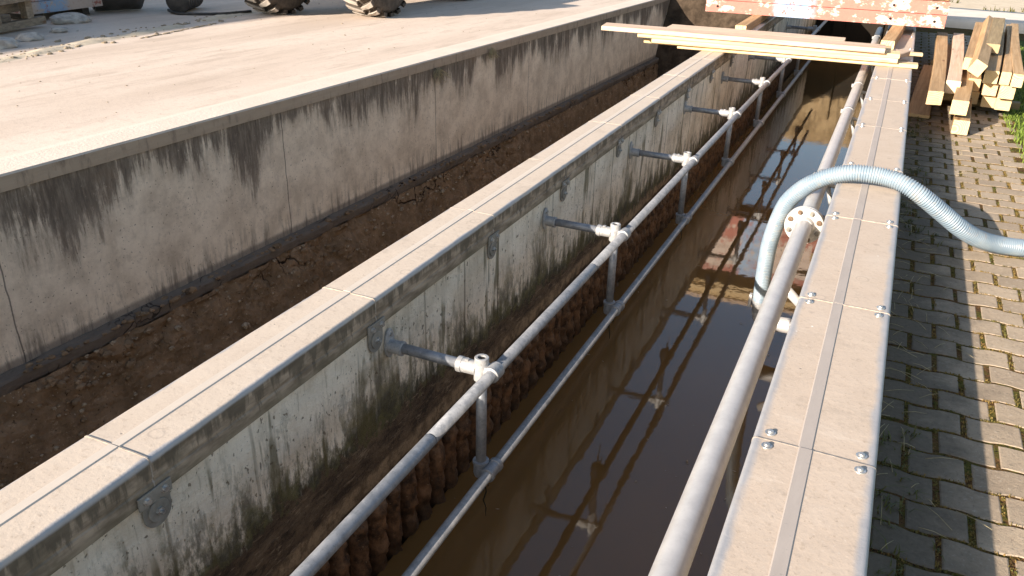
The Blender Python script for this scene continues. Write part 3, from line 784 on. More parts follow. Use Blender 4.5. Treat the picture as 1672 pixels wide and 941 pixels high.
# ------------------------------------------------------------------ tube railing over the water
RX = -1.218
def zt_(y): return -.252 - .0055*(y-2.4)
ZB = -.717; TR = .0235
T = thing('tube_railing', (RX, 7, ZB), 'galvanised two-rail tube railing bracketed off the algae streaked wall', 'railing')
b = B(); sweep(b, [(RX+.052, y, zt_(y)) for y in (-.5, 1.97, 1.974)], TR, 20); obj('top_rail', b, MT['rail'], T)
b = B(); sweep(b, [(RX+.052, y, zt_(y)) for y in (1.978, 3.6, 3.604)], TR, 20); obj('top_rail', b, MT['rail'], T)
b = B(); sweep(b, [(RX+.052, y, zt_(y)) for y in (3.608, 8, 15.6)], TR, 20); obj('top_rail', b, MT['rail'], T)
b = B(); sweep(b, [(RX+.050, y, ZB) for y in (-.5, 8, 15.6)], TR*.93, 20); obj('bottom_rail', b, MT['rail'], T)
def station(y):
    z = zt_(y); out = []
    g = B(); tube(g, (RX, y, z-.03), (RX, y, ZB-.02), .0215, 18); out.append(obj('post', g, MT['rail'], T, origin=(RX, y, ZB)))
    g = B(); tube(g, (WX+.03, y, z+.002), (RX-.035, y, z), .0215, 18); out.append(obj('arm', g, MT['rail'], T, origin=(WX, y, z)))
    # clamp body: vertical socket, side socket and the sleeve on the rail
    g = B()
    lathe(g, (RX, y, z-.045), (0, 0, 1), [(0, .028), (.002, .031), (.07, .031), (.072, .0285), (.098, .0285), (.1, .0265), (.1, .017), (.085, .016)], 22)
    lathe(g, (RX-.02, y, z), (-1, 0, 0), [(0, .029), (.06, .030), (.062, .0325), (.082, .0325), (.084, .029)], 20)
    lathe(g, (RX+.052, y-.03, z), (0, 1, 0), [(0, .027), (.002, .0325), (.06, .0325), (.062, .027)], 22)
    box(g, RX+.012, RX+.045, y-.022, y+.022, z-.024, z+.024, .006)
    lathe(g, (RX-.06, y-.006, z+.028), (0, 0, 1), [(0, .009), (.008, .009)], 8)
    c = obj('top_clamp', g, MT['fit'], T, origin=(RX, y, z), smooth=True)
    out.append(c)
    g = B(); lathe(g, (RX, y, z+.0455), (0, 0, 1), [(0, .0135), (.003, .0135)], 12); obj('socket_hole', g, MT['hole'], c)
    g = B()
    lathe(g, (RX, y, ZB-.045), (0, 0, 1), [(0, .012), (.004, .027), (.02, .031), (.062, .030), (.066, .034), (.078, .034), (.080, .026)], 20)
    lathe(g, (RX+.050, y-.048, ZB), (0, 1, 0), [(0, .025), (.002, .031), (.018, .031), (.02, .028), (.07, .028), (.072, .032), (.092, .032), (.094, .025)], 20)
    box(g, RX+.01, RX+.045, y-.02, y+.02, ZB-.022, ZB+.022, .006)
    out.append(obj('bottom_clamp', g, MT['rail'], T, origin=(RX, y, ZB), smooth=True))
    # oval wall flange with the socket
    g = B(); n = 28
    ov = [(y + .034*math.cos(a), z+.012 + .066*math.sin(a)) for a in [2*math.pi*k/n for k in range(n)]]
    v0 = [g.verts.new((WX+.002, p, q)) for p, q in ov]; v1 = [g.verts.new((WX+.010, p, q)) for p, q in ov]
    v2 = [g.verts.new((WX+.013, y+(p-y)*.82, z+.012+(q-z-.012)*.86)) for p, q in ov]
    for P_, Q_ in ((v0, v1), (v1, v2)):
        for k in range(n): g.faces.new((P_[k], P_[(k+1) % n], Q_[(k+1) % n], Q_[k]))
    g.faces.new(v2); g.faces.new(v0[::-1])
    lathe(g, (WX+.010, y, z), (1, 0, 0), [(0, .030), (.03, .0285), (.045, .0275), (.047, .031), (.062, .031), (.064, .024)], 22)
    fl = obj('wall_flange', g, MT['fit'], T, origin=(WX, y, z), smooth=True); out.append(fl)
    g = B(); lathe(g, (WX+.012, y, z+.054), (1, 0, 0), [(0, .0135), (.002, .0135), (.003, .008), (.010, .008)], 8); obj('bolt', g, MT['bolt'], fl)
    return out
Y0 = 2.465; ST = station(Y0)
for k in (-1, 1, 2, 3, 4, 5, 6, 7):
    y = Y0+1.655*k
    for o in ST:
        dz = zt_(y)-zt_(Y0) if o.name.split('.')[0] in ('top_clamp', 'arm', 'wall_flange') else 0
        copy(o, T, (0, 1.655*k, dz))
for k in range(0, 4):                          # strands of weed caught on the lower clamps
    y = Y0+1.655*k; b = B()
    for q in range(5):
        L = R.uniform(.05, .10) if q else .21 - .03*k
        p = Vector((RX+.02+R.uniform(-.012, .012), y+R.uniform(-.02, .02), ZB-.03))
        pts = [p + Vector((R.uniform(-.008, .008), R.uniform(-.008, .008), -L*t_)) for t_ in (0, .2, .4, .6, .8, 1)]
        sweep(b, pts, [.007, .0035, .005, .003, .0025, .001], 5)
    tag(obj('hanging_weed', b, MT['slime'], origin=(RX, y, ZB)), ('longest dark weed strand, under the nearest post of the railing', 'dark weed strand under the second post of the tube railing', 'dark weed strand under the third post of the tube railing', 'short dark weed strand under the fourth post of the railing')[k], 'weed strand', 'weed strands caught on the railing')

# ------------------------------------------------------------------ big pipe along the right wall
PXc, PZ, PR = -.262, -.135, .0445
T = thing('steel_pipe', (PXc, 6, PZ), 'thick dull grey pipe with a bolted white flange beside the tan capped wall', 'pipe')
YF = 4.38
b = B(); tube(b, (PXc, -.4, PZ), (PXc, YF-.012, PZ), PR, 32); obj('pipe_run', b, MT['pipe'], T, smooth=True)
b = B(); tube(b, (PXc, YF+.09, PZ), (PXc, 13, PZ), PR, 32); obj('pipe_run', b, MT['pipe'], T, smooth=True)
def flange(y):
    g = B(); lathe(g, (PXc, y, PZ), (0, 1, 0), [(-.03, .047), (-.004, .055), (0, .062), (.0005, .098), (.002, .1), (.018, .1), (.02, .098)], 40)
    return obj('flange', g, MT['flange'], T, origin=(PXc, y, PZ), smooth=True)
f1 = flange(YF)
g = B(); lathe(g, (PXc, YF+.023, PZ), (0, 1, 0), [(0, .098), (.002, .1), (.018, .1), (.02, .062), (.05, .055), (.1, .047)], 40)
f2 = obj('flange', g, MT['flange'], T, origin=(PXc, YF, PZ), smooth=True)
for k in range(8):
    a = math.pi/8 + k*math.pi/4; px, pz = PXc+.079*math.cos(a), PZ+.079*math.sin(a)
    g = B(); lathe(g, (px, YF+.001, pz), (0, -1, 0), [(0, .0135), (.010, .0135), (.0115, .011), (.0116, .0075), (.019 if k % 3 else .012, .0072)], 6 if k % 3 else 14)
    obj('bolt', g, MT['rustbolt' if k in (0, 2, 3, 5, 6) else 'steel'], f1, origin=(px, YF, pz))
g = B(); lathe(g, (PXc, YF+.17, PZ), (0, 1, 0), [(0, .045), (.002, .05), (.03, .05), (.032, .045)], 28); obj('collar', g, MT['fit'], T, smooth=True)
for y in (5.35, 7.35, 8.55, 10.4, 12.1):
    g = B()
    tube(g, (PXc+.03, y, PZ-.02), (XR0+.012, y+.02, PZ-.30), .014, 8)
    tube(g, (PXc, y, PZ-.04), (XR0+.012, y, PZ-.055), .013, 8)
    lathe(g, (PXc, y-.02, PZ), (0, 1, 0), [(0, .045), (.001, .048), (.04, .048), (.041, .045)], 24)
    box(g, PXc-.058, PXc-.040, y-.014, y+.014, PZ-.01, PZ+.022, .003)
    obj('support_bracket', g, MT['fit'], T)

# ------------------------------------------------------------------ hose
def crom(P, n):
    P = [Vector(p) for p in P]; out = []
    for i in range(len(P)-1):
        p0, p1, p2, p3 = P[max(i-1, 0)], P[i], P[i+1], P[min(i+2, len(P)-1)]
        for k in range(n):
            t_ = k/n
            out.append(.5*((2*p1)+(p2-p0)*t_+(2*p0-5*p1+4*p2-p3)*t_*t_+(3*p1-p0-3*p2+p3)*t_**3))
    out.append(P[-1]); return out
HP = [(3.4, 6.0, -.298), (2.5, 5.6, -.298), (1.6, 5.28, -.298), (1.1, 5.14, -.298), (.86, 5.07, -.297), (.72, 5.0, -.275), (.60, 4.90, -.222), (.50, 4.83, -.155), (.41, 4.80, -.088),
      (.33, 4.78, -.03), (.25, 4.77, .022), (.17, 4.78, .056), (.08, 4.80, .071), (-.02, 4.80, .075), (-.10, 4.80, .066), (-.19, 4.81, .034), (-.28, 4.82, -.022), (-.35, 4.84, -.09), (-.412, 4.87, -.19),
      (-.452, 4.92, -.34), (-.478, 4.98, -.5), (-.488, 5.05, -.70), (-.49, 5.10, -.85), (-.49, 5.15, -.99)]
path = crom(HP, 60)
S_ = [0.]
for a, c in zip(path, path[1:]): S_.append(S_[-1]+(c-a).length)
pitch = .0135; fine = []; rr = []
tot = S_[-1]; i = 0; nst = int(tot/(pitch/4))
for k in range(nst+1):
    s = tot*k/nst
    while i < len(S_)-2 and S_[i+1] < s: i += 1
    f = (s-S_[i])/max(1e-9, S_[i+1]-S_[i]); fine.append(path[i].lerp(path[i+1], f)); rr.append(0.0455 + .0042*math.cos(2*math.pi*(k % 4)/4))
T = thing('ribbed_hose', (.86, 5.07, -.345), 'pale blue ribbed hose arching over the tan wall and down behind the pipe', 'hose')
b = B(); sweep(b, fine, rr, 22); obj('hose_tube', b, MT['hose'], T)
b = B(); lathe(b, (-.49, 5.145, -.95), (0, .1, -1), [(0, .05), (.002, .054), (.05, .054), (.055, .046), (.10, .046)], 24); hc = obj('hose_coupling', b, MT['fit'], T, smooth=True)
b = B(); box(b, -.565, -.545, 5.13, 5.17, -1.02, -.93, .004); obj('cam_lever', b, MT['flange'], hc)
T = thing('pipe_elbow', (-.36, 5.15, -1.1), 'short pale pipe elbow joining the blue hose to the wall just above the water', 'pipe fitting')
b = B(); sweep(b, crom([(-.49, 5.15, -1.03), (-.488, 5.15, -1.07), (-.465, 5.15, -1.105), (-.43, 5.15, -1.115), (-.34, 5.15, -1.105), (-.15, 5.15, -1.09)], 5), .042, 20); obj('elbow_body', b, MT['pipe'], T)
b = B(); lathe(b, (-.41, 5.15, -1.112), (1, 0, .05), [(0, .042), (.001, .052), (.13, .052), (.131, .042)], 24)
obj('collar', b, MT['pipe'], T, smooth=True)
b = B(); tube(b, (PXc-.12, 5.16, -.82), (-.15, 5.16, -1.02), .03, 14); obj('stay_tube', b, MT['pipe'], T)

# ------------------------------------------------------------------ timber
def timber(name, p0, p1, wd, ht, label, cat, group, mats, roll=0., bev=.006, cut=0., chips=True):
    """a board whose near end centre is p0 and far end centre p1; its own object with local Y along its length"""
    p0 = Vector(p0); p1 = Vector(p1); d = (p1-p0); L = d.length
    g = B(); n = max(4, int(L/.25))
    secs = []
    bow = R.uniform(-.004, .004)*L; bz = R.uniform(-.002, .002)*L
    hw, hh = wd/2, ht/2; c = bev
    ring0 = [(-hw+c, -hh), (hw-c, -hh), (hw, -hh+c), (hw, hh-c), (hw-c, hh), (-hw+c, hh), (-hw, hh-c), (-hw, -hh+c)]
    for i in range(n+1):
        t_ = i/n; q = 4*t_*(1-t_)
        sk = cut*(1-t_)**30
        secs.append([g.verts.new((x + bow*q, t_*L + sk*x, z + bz*q)) for x, z in ring0])
    for a, b_ in zip(secs, secs[1:]):
        for k in range(8): g.faces.new((a[k], a[(k+1) % 8], b_[(k+1) % 8], b_[k]))
    f = g.faces.new(secs[0][::-1]); f.material_index = 1
    f = g.faces.new(secs[-1]); f.material_index = 1
    bmesh.ops.recalc_face_normals(g, faces=g.faces[:])
    me = bpy.data.meshes.new(name); g.to_mesh(me); g.free()
    for m in mats: me.materials.append(m)
    o = bpy.data.objects.new(name, me); COL.objects.link(o)
    o.location = p0; o.rotation_euler = (d.to_track_quat('Y', 'Z') @ Matrix.Rotation(roll, 4, 'Y').to_quaternion()).to_euler()
    return tag(o, label, cat, group)
PM = [MT['plank'], MT['plankend']]; PM2 = [MT['plank2'], MT['plankend']]; BM_ = [MT['beam'], MT['beamend']]; OM = [MT['oldbeam'], MT['oldend']]
GP = 'planks laid across the basin'
timber('plank', (-2.13, 9.02, .022), (.22, 9.08, .024), .15, .040, 'lowest front plank across the basin, its left end stopping shortest over the left wall', 'plank', GP, PM)
timber('plank', (-2.40, 8.97, .067), (.03, 9.05, .068), .18, .044, 'second plank from the bottom at the front of the stack across the basin', 'plank', GP, PM)
timber('plank', (-2.55, 9.22, .022), (.05, 9.27, .024), .2, .040, 'plank lying flat in the bottom layer behind the lowest front plank', 'plank', GP, PM)
timber('plank', (-2.56, 9.00, .112), (.04, 9.08, .112), .24, .042, 'yellow plank directly under the top boards of the stack across the basin', 'plank', GP, PM)
timber('plank', (-2.45, 9.27, .067), (-.05, 9.33, .068), .26, .044, 'plank hidden in the middle layer at the back of the stack', 'plank', GP, PM)
timber('plank', (-2.40, 9.31, .112), (-.05, 9.37, .112), .28, .042, 'plank in the third layer at the back of the stack across the basin', 'plank', GP, PM)
timber('plank', (-2.98, 9.00, .158), (-.10, 9.06, .157), .31, .046, 'wide pinkish top board with the long cut left end overhanging the left wall', 'plank', GP, PM2, cut=.12)
timber('plank', (-2.33, 9.33, .156), (-.50, 9.37, .156), .29, .044, 'short pinkish board lying behind the wide top board of the plank stack', 'plank', GP, PM2)
timber('plank', (-.80, 9.78, .024), (.26, 9.86, .024), .10, .030, 'thin yellow lath sticking out past the tan wall behind the plank stack', 'plank', GP, PM)
timber('plank', (-.06, 9.20, .067), (.06, 9.60, .067), .16, .046, 'short offcut tucked under the right end of the top boards', 'plank', GP, PM2)
GB = 'bearers under the painted crate'
timber('timber_bearer', (-1.745, 10.45, .05), (-1.76, 12.6, .05), .13, .098, 'square timber bearer on the left capped wall under the painted crate', 'timber', GB, BM_)
timber('timber_bearer', (-.10, 10.15, .05), (.0, 12.6, .05), .14, .098, 'square timber bearer on the right capped wall under the painted crate', 'timber', GB, BM_)

GL = 'beams in the lumber pile on the pavers'
def beam(p, yaw, L, label, w_=.13, h_=.118, mats=BM_, roll=0., dip=0., cut=0.):
    d = Vector((math.sin(rad(yaw)), math.cos(rad(yaw)), dip)).normalized()
    timber('lumber_beam', p, Vector(p)+d*L, w_*.9, h_*.97, label, 'timber beam', GL, mats, rad(roll), .005, cut)
beam((.385, 8.02, -.07), 1.5, 4.2, 'long beam at the left side of the lumber pile with a slanting dark cut end', .135, .12, cut=.25)
beam((.535, 8.58, -.06), 2.3, 3.6, 'beam second from the left in the pile with a half shaded end', .135, .12, PM2)
beam((.585, 7.94, -.115), 4.0, 3.1, 'beam thrust forward over the pile, above the lowest forward end', .145, .125)
beam((.63, 7.92, -.275), 3.4, 3.3, 'lowest beam reaching farthest towards the camera onto the pavers', .14, .125)
beam((.69, 8.52, .135), 4.6, 3.9, 'topmost beam of the pile rolled onto its edge with a diamond shaped end', .125, .125, roll=28)
beam((.665, 9.15, .075), 4.2, 3.2, 'beam lying under the left side of the rolled topmost beam', .12, .115)
beam((.87, 9.75, .155), 5.0, 2.6, 'short dark weathered beam lying on top of the pile', .15, .09, OM)
beam((.84, 8.80, .025), 4.5, 3.6, 'upper beam of the three high stack right of the rolled beam', .13, .118)
beam((.865, 8.86, -.095), 4.2, 3.6, 'middle beam of the three high stack right of the rolled beam', .13, .118)
beam((.885, 8.92, -.215), 4.0, 3.6, 'bottom beam of the three high stack with its end half in shade', .13, .118)
beam((.955, 8.78, .027), 4.6, 4.0, 'narrow beam between the three high stack and the rightmost beam', .09, .118)
beam((1.045, 8.70, .03), 4.0, 4.2, 'rightmost upper beam of the pile with a pointed lit end', .10, .118, cut=-.2)
beam((.995, 8.76, -.092), 3.8, 3.8, 'middle beam of the right hand stack with a bright clean end', .14, .118)
beam((1.0, 8.84, -.212), 3.6, 3.8, 'bottom beam of the right hand stack with a chipped corner', .14, .118)
beam((.735, 9.02, -.095), 3.2, 3.2, 'upper shaded beam set back in the middle of the pile', .12, .118)
beam((.75, 9.02, -.215), 3.2, 3.2, 'lower shaded beam set back in the middle of the pile', .12, .118)
beam((.50, 8.95, -.19), 2.4, 3.2, 'shaded beam under the two left hand beams of the pile', .20, .12)
GS = 'supports under the lumber pile'
for y, lab in ((9.35, 'front cross timber carrying the lumber pile on the pavers'), (11.6, 'rear cross timber carrying the lumber pile on the pavers')):
    timber('cross_timber', (.42, y, -.313), (1.2, y+.02, -.313), .1, .074, lab, 'timber', GS, OM)
timber('flat_board', (.30, 8.45, -.325), (.44, 11.4, -.322), .2, .03, 'flat board lying in shade on the pavers left of the lumber pile', 'board', None, BM_)

# ------------------------------------------------------------------ painted crate across the far basin
X0, X1, YC, ZC = -2.43, .48, 11.6, .101
T = thing('painted_crate', ((X0+X1)/2, YC+.35, ZC), 'crate of flaking red and white boards standing across the far end of the basin', 'crate')
for k in range(8):
    z0 = ZC + k*.158; s = .012*k/7
    b = B(); box(b, X0+s+R.uniform(-.01, .01), X1-s+R.uniform(-.01, .01), YC+R.uniform(0, .006), YC+.045, z0, z0+.152, .004)
    o = obj('front_board', b, MT['red'], T, origin=(X0, YC, z0))
    for x in (X0+.16, X1-.13, X1-.62):
        g = B(); lathe(g, (x+R.uniform(-.01, .01), YC-.0015, z0+.075), (0, 1, 0), [(0, .016), (.002, .016)], 12); obj('bolt_hole', g, MT['hole'], o)
b = B()
for k in range(8): box(b, X0+.01, X1-.01, YC+.66, YC+.70, ZC+k*.158, ZC+k*.158+.152, .004)
obj('back_board', b, MT['red'], T)
for x in (X0+.01, X1-.05):
    b = B()
    for k in range(8): box(b, x, x+.04, YC+.047, YC+.658, ZC+k*.158+.002, ZC+k*.158+.15, .003)
    obj('side_board', b, MT['red'], T)
b = B()
for k in range(4): box(b, X0+.06, X1-.06, YC+.05+.152*k, YC+.05+.152*k+.145, ZC+.003, ZC+.035, .003)
obj('floor_board', b, MT['oldbeam'], T)
b = B()
box(b, X1-1.0, X1-.02, YC-.03, YC-.002, ZC+.325, ZC+.45, .004)
tag(obj('brown_board', b, MT['brownboard'], T), 'bare brown board over the right end of the painted front')
# ------------------------------------------------------------------ kerb behind the pile
T = thing('kerb_wall', (2, 15.8, -.4), 'low pale concrete kerb behind the lumber pile', 'kerb')
b = B()
def kb(u, v):
    x = .62 + u*9; y = 15.92 - .115*(x-.6)*8/8
    pr = [(0, -.40), (.01, -.27), (.06, -.21), (.16, -.185), (.35, -.18), (1.0, -.175), (1.5, -.175), (1.52, -.42)]
    k = v*(len(pr)-1); i = min(int(k), len(pr)-2); f = k-i
    return Vector((x, y + pr[i][0]*(1-f)+pr[i+1][0]*f, pr[i][1]*(1-f)+pr[i+1][1]*f + .006*nz(x, v, 2, 2)))
grid(b, kb, 60, 14); obj('kerb_body', b, MT['kerb'], T)
b = B()
b.faces.new([b.verts.new(v) for v in ((.4, 17.2, -.19), (40, 11, -.19), (40, 60, -.19), (.4, 60, -.19))])
tag(obj('sandy_ground', b, MT['sand']), kind='structure')
b = B()
for _ in range(90):
    x = R.uniform(.7, 3); y = 17.5 - .115*x + abs(R.gauss(0, .5))
    if nz(x, y, 5, 1.5) < .05: continue
    for q in range(5): blade(b, x+R.gauss(0, .02), y+R.gauss(0, .02), -.19, R.uniform(.04, .12), R.uniform(.3, 1.2), .006)
tag(obj('kerb_weeds', b, MT['weed'], norm=False), 'sparse weeds on the sandy ground beyond the pale kerb', 'weeds', kind='stuff')

# crumbs on the footing and the bank, floating scum on the water
b = B()
def rock(bm, x, y, z, r, fl=.6):
    g = B(); bmesh.ops.create_icosphere(g, subdivisions=3 if r > .05 else 1, radius=1)
    o = R.uniform(0, 99)
    for v in g.verts:
        k = 1 + .35*nz(v.co.x+o, v.co.y, v.co.z, 1.1) + .15*nz(v.co.x+o, v.co.y, v.co.z, 3) + .07*nz(v.co.x+o, v.co.y, v.co.z, 8)
        v.co = Vector((x + v.co.x*r*k, y + v.co.y*r*k*1.3, z + v.co.z*r*k*fl))
    merge(bm, g)
for _ in range(900):
    y = R.uniform(1.2, 17); v = abs(R.gauss(0, .35)) if R.random() < .5 else R.random()
    if v > 1: continue
    p = bank((y+2)/21, v); rock(b, p.x+.004, p.y, p.z, abs(R.gauss(.004, .008))+.004, .9)
tag(obj('bank_stones', b, MT['crumb']), 'small stones and crumbs stuck in the brown earth below the yard wall', 'stones', kind='stuff')
b = B()
for _ in range(420):
    y = R.uniform(1.2, 15); z = ztop(y)-1.24; rock(b, YW+R.uniform(.02, .11), y, z+.005, abs(R.gauss(.004, .010))+.005, .7)
for cy in (3.2, 3.5, 5.9):
    for _ in range(18):
        y = cy + R.gauss(0, .22); v = abs(R.gauss(0, .16))
        p = bank((y+2)/21, min(1, v)); rock(b, p.x+.012, p.y, p.z, abs(R.gauss(.012, .013))+.006, .9)
tag(obj('footing_crumbs', b, MT['bank']), 'broken earth crumbs along the ledge under the yard wall', 'crumbs', kind='stuff')
b = B()
for _ in range(110):
    y = R.uniform(1.5, 11); x = R.uniform(-1.5, -.2) if R.random() < .6 else R.choice((-1.52, -.2)) + R.gauss(0, .05)
    if not -1.56 < x < -.17: continue
    a = R.uniform(0, 6.28); l = R.uniform(.004, .016); w_ = l*R.uniform(.25, .6); ca, sa = math.cos(a), math.sin(a)
    b.faces.new([b.verts.new((x+ca*u-sa*v, y+sa*u+ca*v, -1.2995)) for u, v in ((-l, 0), (0, -w_), (l, 0), (0, w_))])
tag(obj('floating_scum', b, MT['crumb'], norm=False), 'tiny bits of leaf and scum floating on the brown water', 'scum', kind='stuff')

# ------------------------------------------------------------------ yard: loader, bucket, crate, pallet, rubble
def yz_(y): return ztop(y)-.004
def wheel(T, c, rad_, wid, name='wheel', side=1):
    """agricultural tyre with staggered chevron lugs, axle along X"""
    c = Vector(c)
    g = B(); dl = g.verts.layers.float.new('dust'); seg = 64
    pr = [(-.5, .56), (-.5, .70), (-.49, .86), (-.44, .93), (-.30, .96), (0, .97), (.30, .96), (.44, .93), (.49, .86), (.5, .70), (.5, .56)]
    rings = []
    for k in range(seg):
        a = 2*math.pi*k/seg
        rings.append([g.verts.new(c + Vector((p*wid, math.sin(a)*r*rad_*.955, math.cos(a)*r*rad_*.955))) for p, r in pr])
    for k in range(seg):
        A, B_ = rings[k], rings[(k+1) % seg]
        for j in range(len(pr)-1):
            f = g.faces.new((A[j], A[j+1], B_[j+1], B_[j])); f.smooth = True
    nl = 22
    for k in range(nl):
        for s in (-1, 1):
            a0 = 2*math.pi*(k + (.5 if s > 0 else 0))/nl
            def P(px, da, r): 
                a = a0+da; v = g.verts.new(c + Vector((px*wid, math.sin(a)*r*rad_, math.cos(a)*r*rad_))); v[dl] = 1. if r > .97 else .0; return v
            wl = .088
            quad = [(s*.02, -.10), (s*.02, -.10+wl), (s*.30, .01+wl), (s*.515, .05+wl+.05), (s*.515, .05), (s*.30, -.03)]
            lo = [P(x, d, .90) for x, d in quad]; md = [P(x*.99, d*.96, .965) for x, d in quad]; hi = [P(x*(.97), d*.9+.004, .985 if abs(x) > .5 else 1.0) for x, d in quad]
            m_ = len(quad)
            for i_ in range(m_):
                g.faces.new((lo[i_], lo[(i_+1) % m_], md[(i_+1) % m_], md[i_])); g.faces.new((md[i_], md[(i_+1) % m_], hi[(i_+1) % m_], hi[i_]))
            g.faces.new(hi)
    wo = obj(name, g, MT['tyre'], T, origin=c)
    g = B()
    lathe(g, c+Vector((side*wid*.40, 0, 0)), (side, 0, 0), [(-wid*.8, .57*rad_), (.0, .57*rad_), (.03, .60*rad_), (.035, .56*rad_), (-.03, .50*rad_), (-.06, .30*rad_), (-.02, .26*rad_), (-.02, .15*rad_), (.03, .13*rad_), (.035, .05*rad_)], 36)
    ro = obj('rim', g, MT['rim'], wo, smooth=True)
    for k in range(8):
        g = B(); a = k*math.pi/4; lathe(g, c+Vector((side*wid*.40-.03*side, math.sin(a)*.21*rad_, math.cos(a)*.21*rad_)), (side, 0, 0), [(0, .02), (.03, .02)], 6)
        obj('wheel_nut', g, MT['dark'], wo)
    return wo
WR = .74; yv = 11.4; zg = yz_(yv)
T = thing('wheel_loader', (-8.1, 12.9, zg), 'wheeled yard loader on chunky dusty tyres standing on the pale yard', 'loader')
wheel(T, (-7.50, yv, yz_(yv)+WR-.014), WR, .50, side=1)
wheel(T, (-8.86, yv-.68, yz_(yv-.7)+WR-.014), WR, .50, side=-1)
wheel(T, (-7.75, yv+3.3, yz_(yv+2.5)+WR-.012), WR, .44, side=1)
wheel(T, (-9.15, yv+2.9, yz_(yv+2)+WR-.012), WR, .44, side=-1)
b = B(); box(b, -8.85, -7.85, yv-.7, yv+3.5, zg+.55, zg+1.2, .06); box(b, -8.72, -7.98, yv-.95, yv-.68, zg+.70, zg+1.45, .06); obj('chassis', b, MT['dark'], T)
b = B(); tube(b, (-8.86, yv-.66, zg+WR), (-7.5, yv-.02, zg+WR), .1, 14); obj('axle', b, MT['dark'], T)
b = B(); tube(b, (-9.1, yv+2.9, zg+WR), (-7.8, yv+3.25, zg+WR), .1, 14); obj('axle', b, MT['dark'], T)
b = B(); box(b, -8.75, -7.95, yv-.75, yv+.5, zg+1.2, zg+1.75, .1); obj('engine_hood', b, MT['yellow'], T)
b = B(); box(b, -8.8, -7.9, yv+.6, yv+1.8, zg+2.45, zg+2.6, .05)
for x in (-8.78, -7.98):
    for y in (yv+.62, yv+1.72): box(b, x, x+.07, y, y+.07, zg+1.2, zg+2.46, .01)
obj('cab_frame', b, MT['yellow'], T)
b = B(); box(b, -8.7, -8.0, yv+.66, yv+1.7, zg+1.25, zg+2.4, .02); obj('cab_glass', b, MT['glass'], T)
for x in (-8.95, -7.85):
    b = B(); sweep(b, [(x, yv+1.2, zg+1.7), (x, yv+2.7, zg+1.5), (x, yv+3.6, zg+.5)], .08, 8); obj('lift_arm', b, MT['yellow'], T)
b = B(); box(b, -9.4, -7.4, yv+3.6, yv+3.68, zg+.1, zg+.8, .02); box(b, -9.4, -7.4, yv+3.68, yv+4.3, zg+.1, zg+.16, .02); obj('loader_bucket', b, MT['bucket'], T)

# digger bucket resting on the ground
bx, by = -10.98, 9.5; zg = yz_(by)
T = thing('digger_bucket', (bx, by, zg), 'dark steel digger bucket resting on the shaded yard beside the red crate', 'bucket')
b = B()
prof = [(.52, .72), (.30, .80), (.06, .74), (-.18, .52), (-.24, .30), (-.12, .08), (.10, .02), (.34, .16), (.56, .30)]
rot = Matrix.Rotation(rad(-30), 3, 'Z')
W2 = .34
def bp_(s, q): 
    v = rot @ Vector((q[0], s*W2, 0)); return Vector((bx+v.x, by+v.y, zg+q[1]))
A = [b.verts.new(bp_(-1, q)) for q in prof]; C = [b.verts.new(bp_(1, q)) for q in prof]
for i in range(len(prof)-1): b.faces.new((A[i], A[i+1], C[i+1], C[i]))
b.faces.new(A); b.faces.new(C[::-1])
bo = obj('bucket_shell', b, MT['bucket'], T, norm=False)
sm = bo.modifiers.new('thick', 'SOLIDIFY'); sm.thickness = .03; sm.offset = 0
for k in range(5):
    b = B(); q0 = bp_(-1+k*.5, (.56, .30)); d = rot @ Vector((.16, 0, 0))
    sweep(b, [q0, q0 + d*.5 + Vector((0, 0, .05)), q0 + d + Vector((0, 0, .10))], [.035, .028, .012], 6)
    obj('tooth', b, MT['bucket'], T)
for s in (-.35, .35):
    b = B(); p = bp_(s, (.1, .74)); box(b, p.x-.1, p.x+.1, p.y-.02, p.y+.02, p.z-.05, p.z+.25, .01); obj('hanger', b, MT['dark'], T)

# rolled ribbed sleeve
cx, cy = -10.1, 9.95; zg = yz_(cy)
T = thing('hose_roll', (cx, cy, zg), 'dark rolled-up ribbed hose lying on the shaded yard behind the front tyre', 'hose roll')
b = B(); d = Vector((-.45, .89, 0)); pr = []
for k in range(9): pr += [(k*.085, .145), (k*.085+.02, .175), (k*.085+.06, .175), (k*.085+.08, .145)]
lathe(b, Vector((cx, cy, zg+.172)) - d*.2, d, [(0, .06)] + [(a+.01, r) for a, r in pr], 28); obj('roll', b, MT['dark'], T, smooth=True)
b = B(); sweep(b, crom([(cx, cy-.28, zg+.05), (cx+.3, cy-.35, zg+.025), (cx+.75, cy, zg+.022), (cx+.9, cy+.5, zg+.02)], 8), .022, 8); obj('loose_end', b, MT['dark'], T)

# red crate left behind the pallet, its face turned to the basin
zg = yz_(8.5); T = thing('red_crate', (-11.1, 8.3, zg), 'faded red crate with a blue smear behind the timber pallet at the left', 'crate')
rotz = Matrix.Translation((-10.64, 8.38, zg-.11)) @ Matrix.Rotation(rad(3), 4, 'Z')
for k in range(5):
    b = B(); box(b, -.04, 0, -.62, .62, .22+k*.16, .22+k*.16+.152, .004, mat=rotz); obj('front_board', b, MT['red2'], T)
b = B(); box(b, -1., -.042, -.61, -.57, .22, 1.0, .004, mat=rotz); box(b, -1., -.042, .57, .61, .22, 1.0, .004, mat=rotz); box(b, -1.0, -.96, -.565, .565, .22, 1.0, .004, mat=rotz); obj('side_board', b, MT['red2'], T)
b = B(); box(b, -.955, -.05, -.56, .56, .225, .26, mat=rotz); obj('floor_board', b, MT['oldbeam'], T)
for y in (-.45, .33):
    b = B(); box(b, -.95, -.1, y, y+.12, .11, .218, .006, mat=rotz); obj('skid', b, MT['dark'], T)

